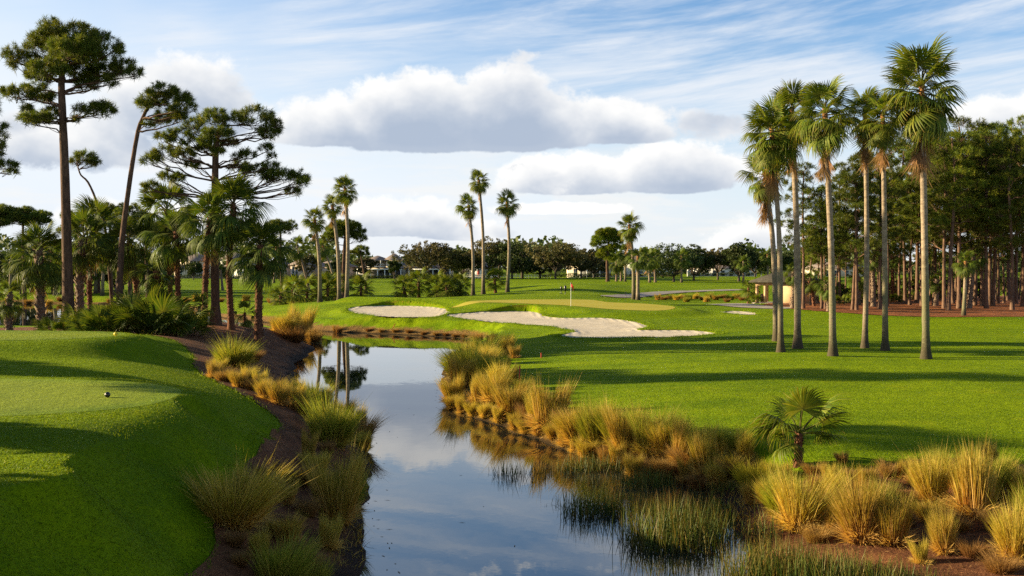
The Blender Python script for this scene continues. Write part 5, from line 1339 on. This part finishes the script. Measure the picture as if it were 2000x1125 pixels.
def hip(name, mat, parent, x0, x1, y0, y1, z0, z1, eave=.5, th=.18):
    g = Geo(); x0 -= eave; x1 += eave; y0 -= eave; y1 += eave
    w, d = x1 - x0, y1 - y0; ins = min(w, d) / 2; 
    if w >= d: r0, r1 = (x0 + ins, (y0 + y1) / 2, z1), (x1 - ins, (y0 + y1) / 2, z1)
    else: r0, r1 = ((x0 + x1) / 2, y0 + ins, z1), ((x0 + x1) / 2, y1 - ins, z1)
    V = [(x0, y0, z0), (x1, y0, z0), (x1, y1, z0), (x0, y1, z0), (x0, y0, z0 - th), (x1, y0, z0 - th), (x1, y1, z0 - th), (x0, y1, z0 - th), r0, r1]
    Q = [(0, 4, 5, 1), (1, 5, 6, 2), (2, 6, 7, 3), (3, 7, 4, 0), (4, 7, 6, 5)]
    if w >= d: Q += [(0, 1, 9, 8), (2, 3, 8, 9)]; T = [(1, 2, 9), (3, 0, 8)]
    else: Q += [(1, 2, 9, 8), (3, 0, 8, 9)]; T = [(0, 1, 8), (2, 3, 9)]
    g.put(V, T, Q)
    return add(name, g.mesh(name, mat), parent)


plain('stucco_cream', (0.62, 0.54, 0.42), .85, .2, .12, 2.0, .2); plain('stucco_white', (0.72, 0.72, 0.70), .85, .2, .08, 2.0, .2); plain('stucco_pink', (0.60, 0.47, 0.38), .85, .2, .12, 2.0, .2)
plain('stucco_tan', (0.50, 0.33, 0.19), .85, .2, .15, 1.4, .3); plain('white_paint', (0.78, 0.78, 0.76), .5, .3, .06); plain('roof_tile', (0.25, 0.20, 0.18), .8, .2, .3, 6.0, .6); plain('roof_dark', (0.050, 0.045, 0.036), .85, .2, .4, 5.0, .5)
plain('dark_frame', (0.03, 0.03, 0.032), .5, .4); plain('black_paint', (0.012, 0.012, 0.013), .35, .5); plain('red_cloth', (0.62, 0.018, 0.022), .7, .2, .1); plain('red_paint', (0.50, 0.055, 0.035), .6, .3); plain('yellow_paint', (0.75, 0.55, 0.03), .5, .3); plain('metal_grey', (0.35, 0.36, 0.37), .45, .5); plain('brown_plastic', (0.07, 0.045, 0.035), .6, .3)
_m, _nt, _o = new_mat('window_glass'); principled(_nt, _o, (0.035, 0.045, 0.055), .08, .6)
_m, _nt, _o = new_mat('screen_dark'); principled(_nt, _o, mixc(_nt, noise(_nt, objcoord(_nt), .6, 3.0).step(.4, .6), (0.05, 0.055, 0.06), (0.12, 0.12, 0.12)), .5, .3)


def window(parent, x, z, w, h, y, frame='white_paint', nx=2, nz=2):
    """frame, bars and pane on the wall whose face is at y (looking to -Y)"""
    fr = Geo(); t = .09
    for a in ((x, x + w, y - .07, y - .003, z, z + t), (x, x + w, y - .07, y - .003, z + h - t, z + h), (x, x + t, y - .066, y - .003, z + t, z + h - t), (x + w - t, x + w, y - .066, y - .003, z + t, z + h - t)): box(fr, *a)
    for i in range(1, nx): box(fr, x + w * i / nx - .03, x + w * i / nx + .03, y - .06, y - .003, z + t, z + h - t)
    for i in range(1, nz): box(fr, x + t, x + w - t, y - .055, y - .003, z + h * i / nz - .03, z + h * i / nz + .03)
    o = add('window', box(Geo(), x + .02, x + w - .02, y - .03, y + .001 - .002, z + .02, z + h - .02).mesh('window', 'window_glass'), parent)
    add('frame', fr.mesh('frame', frame), o, kind='stuff')
    return o


HY = 335.0
px2x = lambda px, Y=HY: (px - 1000) * Y / F
py2z = lambda py, Y=HY: CAM_H + (HOR - py) * Y / F


def house(name, label, px0, px1, body, roofs, windows=(), columns=(), extra=None, Y=HY, wall='stucco_cream', group='houses beyond the course'):
    xm = px2x((px0 + px1) / 2, Y); zb = gz(xm, Y) - .3
    root = add(name, None, loc=(xm, Y, zb), label=label, cat='house', group=group)
    X = lambda p: px2x(p, Y) - xm; Z = lambda p: py2z(p, Y) - zb
    for (a, b, top, y0, y1) in body: bx('wall', wall, root, X(a), X(b), y0, y1, 0, Z(top))
    for (a, b, ev, pk, y0, y1) in roofs: hip('roof', 'roof_tile', root, X(a), X(b), y0, y1, Z(ev), Z(pk), .6)
    for (a, b, t, bt, y, nx, nz) in windows: window(root, X(a), Z(bt), X(b) - X(a), Z(t) - Z(bt), y, 'white_paint', nx, nz)
    if extra: extra(root, X, Z)
    return root


house('house', 'cream two storey house with grey hipped roof behind the booted palms', 345, 405, [(352, 402, 509, 0, 10), (346, 372, 524, -3, -.02)], [(352, 402, 509, 494, 0, 10), (346, 372, 524, 517, -3, -.6)],
      [(371, 377, 508.5, 517.5, 0, 1, 2), (378, 384, 508.5, 517.5, 0, 1, 2), (385, 390, 508.5, 517.5, 0, 1, 2), (378, 384, 527, 538, 0, 2, 2), (388, 396, 527, 540, 0, 2, 2), (352, 362, 529, 539, -3, 2, 2)])
house('house', 'white two storey house with arched windows left of the last booted palm', 425, 506, [(428, 478, 506, 0, 10), (464, 506, 522, -4, -.02), (430, 462, 526, -2.5, -.02)], [(428, 478, 506, 492, 0, 10), (464, 506, 522, 513, -4, -.6), (430, 462, 526, 519, -2.5, -.6)],
      [(438, 446, 509, 518, 0, 2, 2), (452, 458, 508, 516, 0, 1, 2), (471, 482, 529, 537, -4, 3, 2), (432, 440, 529, 540, -2.5, 2, 2), (446, 454, 529, 540, -2.5, 2, 2), (488, 496, 529, 538, -4, 2, 2)], wall='stucco_white')
house('house', 'long pink bungalow with tall twin windows behind the slender fan palm', 508, 688, [(510, 566, 520, 2, 12), (567, 606, 517, 0, 10), (606.3, 686, 521, 3, 12)], [(510, 566, 520, 508, 2, 12), (567, 606, 517, 503, 0, 10), (606.3, 686, 521, 509, 3, 12)],
      [(570, 575.5, 521, 540, 0, 1, 3), (576.5, 582, 521, 540, 0, 1, 3), (594, 598, 528, 543, 0, 1, 2), (631, 637, 531, 539, 3, 2, 2), (533, 537, 525, 539, 2, 1, 3), (540, 544, 525, 539, 2, 1, 3), (648, 655, 529, 541, 3, 2, 2), (664, 672, 529, 541, 3, 2, 2), (516, 526, 527, 540, 2, 2, 2)], wall='stucco_pink')


def colonnade(root, X, Z, posts, top, y, backtop):
    bx('screen', 'screen_dark', root, X(posts[0]), X(posts[-1]), y + 2.5, y + 2.7, 0, Z(top + 1))
    bx('beam', 'white_paint', root, X(posts[0]) - .3, X(posts[-1]) + .3, y - .2, y + .25, Z(top + 2.0), Z(top))
    for p in posts: bx('column', 'white_paint', root, X(p) - .13, X(p) + .13, y - .13, y + .15, 0, Z(top + 2.0) - .003)
    bx('porch_roof', 'roof_tile', root, X(posts[0]) - .2, X(posts[-1]) + .2, y + .27, y + 2.7, Z(top + 1), Z(top + .2))


def balcony(root, X, Z):
    colonnade(root, X, Z, [700, 713, 726, 740, 754, 764, 774, 785], 525, -3.2, 520)
    bx('balcony_floor', 'white_paint', root, X(718), X(754), -2.6, 1.9, Z(521.5), Z(520.5))
    for p in (718, 726, 734, 745): bx('baluster', 'white_paint', root, X(p) - .06, X(p) + .06, -2.5, -2.38, Z(520.4), Z(516.8))
    bx('railing', 'white_paint', root, X(718), X(753), -2.52, -2.36, Z(516.8), Z(516.2))
    bx('column', 'white_paint', root, X(744.5), X(745.7), -2.2, -1.9, Z(516.1), Z(508.6))
house('house', 'two storey balcony house with white screened colonnade behind the young palms', 690, 800, [(706, 792, 523, 0, 12), (718, 754, 508, 2, 10), (754.3, 780, 507, -.5, 10)], [(716, 754, 508, 499, -1, 10), (754.3, 780, 507, 494.5, -.5, 10), (706, 717, 523, 508, 0, 10), (781, 792, 523, 513, 0, 10)],
      [(764, 769, 509.5, 516, -.5, 1, 2), (770, 775, 509.5, 516, -.5, 1, 2), (735, 742, 510, 519.5, 2, 2, 1)], extra=balcony)
house('house', 'low white colonnade house behind the wide thin leaved oak', 800, 884, [(802, 882, 522, 0, 10)], [(802, 882, 522, 510, 0, 10)], [], extra=lambda r, X, Z: colonnade(r, X, Z, [801, 812, 823, 835, 847, 858, 869, 880], 525, -3, 520))
house('house', 'white gabled porch house with a red panel behind the fan palm trio', 904, 975, [(906, 974, 523, 0, 10), (926, 944, 520, -3, -.02)], [(906, 974, 523, 511, 0, 10), (926, 944, 520, 514, -3, -.6)], [(910, 920, 528, 540, 0, 3, 2), (950, 958, 528, 540, 0, 2, 2)],
      extra=lambda r, X, Z: bx('door', 'red_paint', r, X(933), X(937), -3.06, -3.003, Z(541), Z(528)), wall='stucco_white')
house('house', 'house with white columns behind the oaks right of the flag', 1108, 1212, [(1110, 1210, 519, 0, 10)], [(1110, 1210, 519, 506, 0, 10)], [(1120, 1128, 525, 539, 0, 2, 2), (1192, 1200, 525, 539, 0, 2, 2)], extra=lambda r, X, Z: colonnade(r, X, Z, [1132, 1145, 1157, 1170, 1182], 523, -3, 520))
house('house', 'grey roofed white house behind the palms by the cart path', 1222, 1318, [(1224, 1268, 512, 0, 10), (1268.3, 1316, 521, 1, 10)], [(1224, 1268, 512, 499, 0, 10), (1268.3, 1316, 521, 510, 1, 10)], [(1232, 1239, 516, 524, 0, 2, 2), (1248, 1256, 529, 540, 0, 2, 2), (1282, 1289, 528, 543, 1, 2, 2), (1293, 1301, 528, 543, 1, 2, 2), (1230, 1238, 529, 540, 0, 2, 2)], wall='stucco_white')
house('house', 'low pale house with a long window row behind the dark oaks', 1350, 1480, [(1352, 1478, 524, 0, 10)], [(1352, 1478, 524, 513, 0, 10)], [(a, a + 8, 528, 540, 0, 2, 2) for a in range(1360, 1472, 16)], wall='stucco_white')
house('house', 'pale bungalow at the far end behind the grove', 1580, 1700, [(1582, 1698, 524, 0, 10)], [(1582, 1698, 524, 512, 0, 10)], [(a, a + 8, 528, 540, 0, 2, 2) for a in range(1590, 1690, 20)], Y=345)


def hedge(px0, px1, py, Y, h, label, seed, mat='dark_leaves', dens=90, d=1.2):
    rng = np.random.default_rng(seed); x0, x1 = px2x(px0, Y), px2x(px1, Y); n = int((x1 - x0) * dens); g = Geo()
    x = x0 + rng.random(n) * (x1 - x0); y = rng.random(n) * d; zt = gz((x0 + x1) / 2, Y)
    z = ground_z(x, np.full(n, Y)) - zt + h * rng.random(n) ** .6 * (1 + .5 * vnoise(x, x, 2.0))
    q = np.column_stack([x - (x0 + x1) / 2, y, z]); a = unit(rng.normal(size=(n, 3))); b = np.cross(a, unit(rng.normal(size=(n, 3))))
    s = .36 * (.6 + .6 * rng.random((n, 1)))
    g.put(np.stack([q - a * s * .5, q + b * s * .35, q + a * s * .5, q - b * s * .35], 1), None, np.arange(4 * n).reshape(-1, 4), np.tile([0, .5, 1, .5], n), np.repeat(rng.random(n), 4))
    return add('hedge', g.mesh('hedge', mat), loc=((x0 + x1) / 2, Y, zt), label=label, cat='hedge', group='clipped hedges before the houses')


hedge(690, 905, 545, 328, 1.1, 'long low dark hedge in front of the balcony house', 901); hedge(1050, 1225, 546, 322, 1.3, 'dark hedge behind the flag', 902); hedge(1225, 1330, 546, 326, 1.0, 'hedge in front of the grey roofed house', 903); hedge(410, 690, 545, 328, 1.0, 'hedge in front of the white and pink houses', 904); hedge(345, 408, 545, 328, 1.2, 'hedge in front of the cream house', 905); hedge(1345, 1500, 546, 325, 1.4, 'hedge behind the lone cabbage palm', 906)
_r = add('pool_fence', None, loc=(px2x(1005, 326), 326, gz(px2x(1005, 326), 326)), label='low white railing of a garden behind the fan palm trio', cat='fence')
_xs = np.linspace(px2x(905, 326), px2x(1075, 326), 29) - px2x(1005, 326)
for k, x in enumerate(_xs): bx('post', 'white_paint', _r, x - .05, x + .05, -.05, .05, -.3, 1.0)
bx('rail', 'white_paint', _r, _xs[0], _xs[-1], -.03, .03, 1.003, 1.08); bx('rail', 'white_paint', _r, _xs[0], _xs[-1], -.09, -.053, .45, .55)

# shelter beside the cart path
SX, SY = px2x(1540, 127), 127.0
sh = add('shelter', None, loc=(SX, SY, gz(SX, SY)), rot=(0, 0, R(-32)), label='small tan stucco shelter with dark hipped roof and open porch', cat='shelter')
bx('floor', 'path_concrete', sh, -3.9, 3.4, -2.3, 2.3, -.3, .06)
bx('wall', 'stucco_tan', sh, -.7, 3.2, -2.1, 2.1, .063, 2.55)
bx('wall', 'stucco_tan', sh, -3.5, -.703, -2.1, -1.8, 2.2, 2.55)
bx('wall', 'stucco_tan', sh, -3.5, -.703, 1.8, 2.1, 2.2, 2.55)
for (x, y) in ((-3.5, -2.1), (-2.45, -2.1), (-3.5, 1.8), (-2.45, 1.8)): bx('post', 'stucco_tan', sh, x + .004, x + .30, y + .004, y + .296, .063, 2.197)
hip('roof', 'roof_dark', sh, -3.5, 3.2, -2.1, 2.1, 2.72, 3.95, .65, .16)
for y in (-1.1, .2): bx('opening', 'dark_frame', sh, 3.19, 3.23, y, y + .8, 1.5, 2.2)
tc = add('trash_can', None, loc=Vector((SX, SY, gz(SX, SY) + .063)) + Matrix.Rotation(R(-32), 3, 'Z') @ Vector((-2.9, -.9, 0)), label='dark brown bin standing inside the open porch', cat='bin')
_g = Geo(); tube(_g, [(0, 0, 0), (0, 0, .02), (0, 0, .85), (0, 0, .9)], [.3, .32, .36, .36], 14); add('body', _g.mesh('body', 'brown_plastic', True), tc)
_g = Geo(); tube(_g, [(0, 0, .903), (0, 0, .98), (0, 0, 1.08)], [.38, .37, .2], 14); add('lid', _g.mesh('lid', 'brown_plastic', True), tc)

# flag
P0 = hit(1115, 598)
fl = add('golf_flag', None, loc=P0, label='red flag on a white stick in the putting green', cat='flag')
_g = Geo(); tube(_g, [(0, 0, -.1), (0, 0, 1.2), (0, 0, 2.4)], [.022, .020, .016], 8); add('stick', _g.mesh('stick', 'white_paint', True), fl)
_u, _v = np.meshgrid(np.linspace(0, 1, 9), np.linspace(0, 1, 7)); _fx = .02 + _u * .26; _fz = 2.4 - _v * .40 - _u * .42 + .03 * np.sin(_u * 6); _fy = .07 * np.sin(_u * 7 + _v * 2)
_i = np.arange(63).reshape(7, 9); _q = np.stack([_i[:-1, :-1], _i[:-1, 1:], _i[1:, 1:], _i[1:, :-1]], -1).reshape(-1, 4)
_g = Geo(); _g.put(np.stack([_fx, _fy, _fz], -1).reshape(-1, 3), None, _q); fo = add('cloth', _g.mesh('cloth', 'red_cloth', True), fl); _md = fo.modifiers.new('thick', 'SOLIDIFY'); _md.thickness = .006
_g = Geo(); tube(_g, [(0, 0, -.02), (0, 0, .004)], [.055, .055], 16); add('cup', _g.mesh('cup', 'white_paint'), fl)

# tee markers
P0 = hit(210, 777)
tm = add('tee_marker', None, loc=P0, label='black ball shaped tee marker on the lower tee', cat='tee marker')
_bm = bmesh.new(); bmesh.ops.create_icosphere(_bm, subdivisions=3, radius=.066); _me = bpy.data.meshes.new('ball'); _bm.to_mesh(_me); _bm.free(); _me.materials.append(MATS['black_paint']); _me.polygons.foreach_set('use_smooth', [True] * len(_me.polygons)); add('ball', _me, tm, loc=(0, 0, .068))
_g = Geo(); tube(_g, [(0, 0, -.06), (0, 0, .02)], [.012, .02], 8); add('spike', _g.mesh('spike', 'black_paint'), tm)
P0 = hit(226, 657)
ym = add('tee_marker', None, loc=P0, label='small yellow tee marker on the upper tee edge', cat='tee marker')
_bm = bmesh.new(); bmesh.ops.create_icosphere(_bm, subdivisions=2, radius=.08); _me = bpy.data.meshes.new('ball'); _bm.to_mesh(_me); _bm.free(); _me.materials.append(MATS['yellow_paint']); add('ball', _me, ym, loc=(0, 0, .09))
_g = Geo(); tube(_g, [(0, 0, -.05), (0, 0, .03)], [.012, .02], 8); add('spike', _g.mesh('spike', 'yellow_paint'), ym)


def stake(px, py, h, tilt, label, mat='red_paint'):
    P0 = hit(px, py); o = add('hazard_stake', None, loc=P0, rot=(0, tilt, 0), label=label, cat='stake', group='red hazard stakes')
    _g = Geo(); box(_g, -.028, .028, -.028, .028, -.15, h - .03); add('shaft', _g.mesh('shaft', mat), o)
    _g = Geo(); V = [(-.028, -.028, h - .027), (.028, -.028, h - .027), (.028, .028, h - .027), (-.028, .028, h - .027), (0, 0, h + .02)]; _g.put(V, [(0, 1, 4), (1, 2, 4), (2, 3, 4), (3, 0, 4)], [(3, 2, 1, 0)]); add('point', _g.mesh('point', mat), o)
stake(1014, 745, .72, .05, 'red hazard stake on the fairway bank among the grass'); stake(768, 640, .40, .5, 'small tilted red stake on the far shore below the bunker'); stake(1057, 700, .3, 0, 'low red stake end on the fairway edge')

# ball washer, bin and post on the mound behind the green
def post_thing(name, px, py, Y, label, cat, parts):
    X = px2x(px, Y); o = add(name, None, loc=(X, Y, gz(X, Y)), label=label, cat=cat)
    for (nm, p, r) in parts: _g = Geo(); tube(_g, p, r, 10); add(nm, _g.mesh(nm, 'black_paint', True), o)
post_thing('ball_washer', 1096, 571, 148, 'black ball washer on a post behind the green', 'ball washer', [('base', [(0, 0, -.02), (0, 0, .05)], [.28, .22]), ('post', [(0, 0, .05), (0, 0, .55)], [.05, .05]), ('tank', [(0, 0, .55), (0, 0, .6), (0, 0, 1.0), (0, 0, 1.05)], [.1, .14, .14, .08])])
post_thing('litter_bin', 1104, 572, 146.5, 'black litter bin on a post beside the ball washer', 'bin', [('post', [(0, 0, -.1), (0, 0, .45)], [.05, .05]), ('drum', [(0, 0, .45), (0, 0, .5), (0, 0, 1.2), (0, 0, 1.25)], [.12, .17, .18, .12])])
post_thing('path_post', 1222, 579, 147, 'thin black post beside the cart path', 'post', [('shaft', [(0, 0, -.1), (0, 0, .8)], [.05, .05]), ('cap', [(0, 0, .803), (0, 0, .88)], [.07, .04])])
# far light pole
X = px2x(1487, 300); lp = add('light_pole', None, loc=(X, 300, gz(X, 300)), label='grey light pole far off left of the fairway palms', cat='pole')
_g = Geo(); tube(_g, [(0, 0, -.2), (0, 0, 2.5), (0, 0, 5.2)], [.1, .09, .07], 8); add('pole', _g.mesh('pole', 'metal_grey'), lp); bx('lamp_head', 'metal_grey', lp, -.5, .5, -.15, .15, 5.2, 5.45)
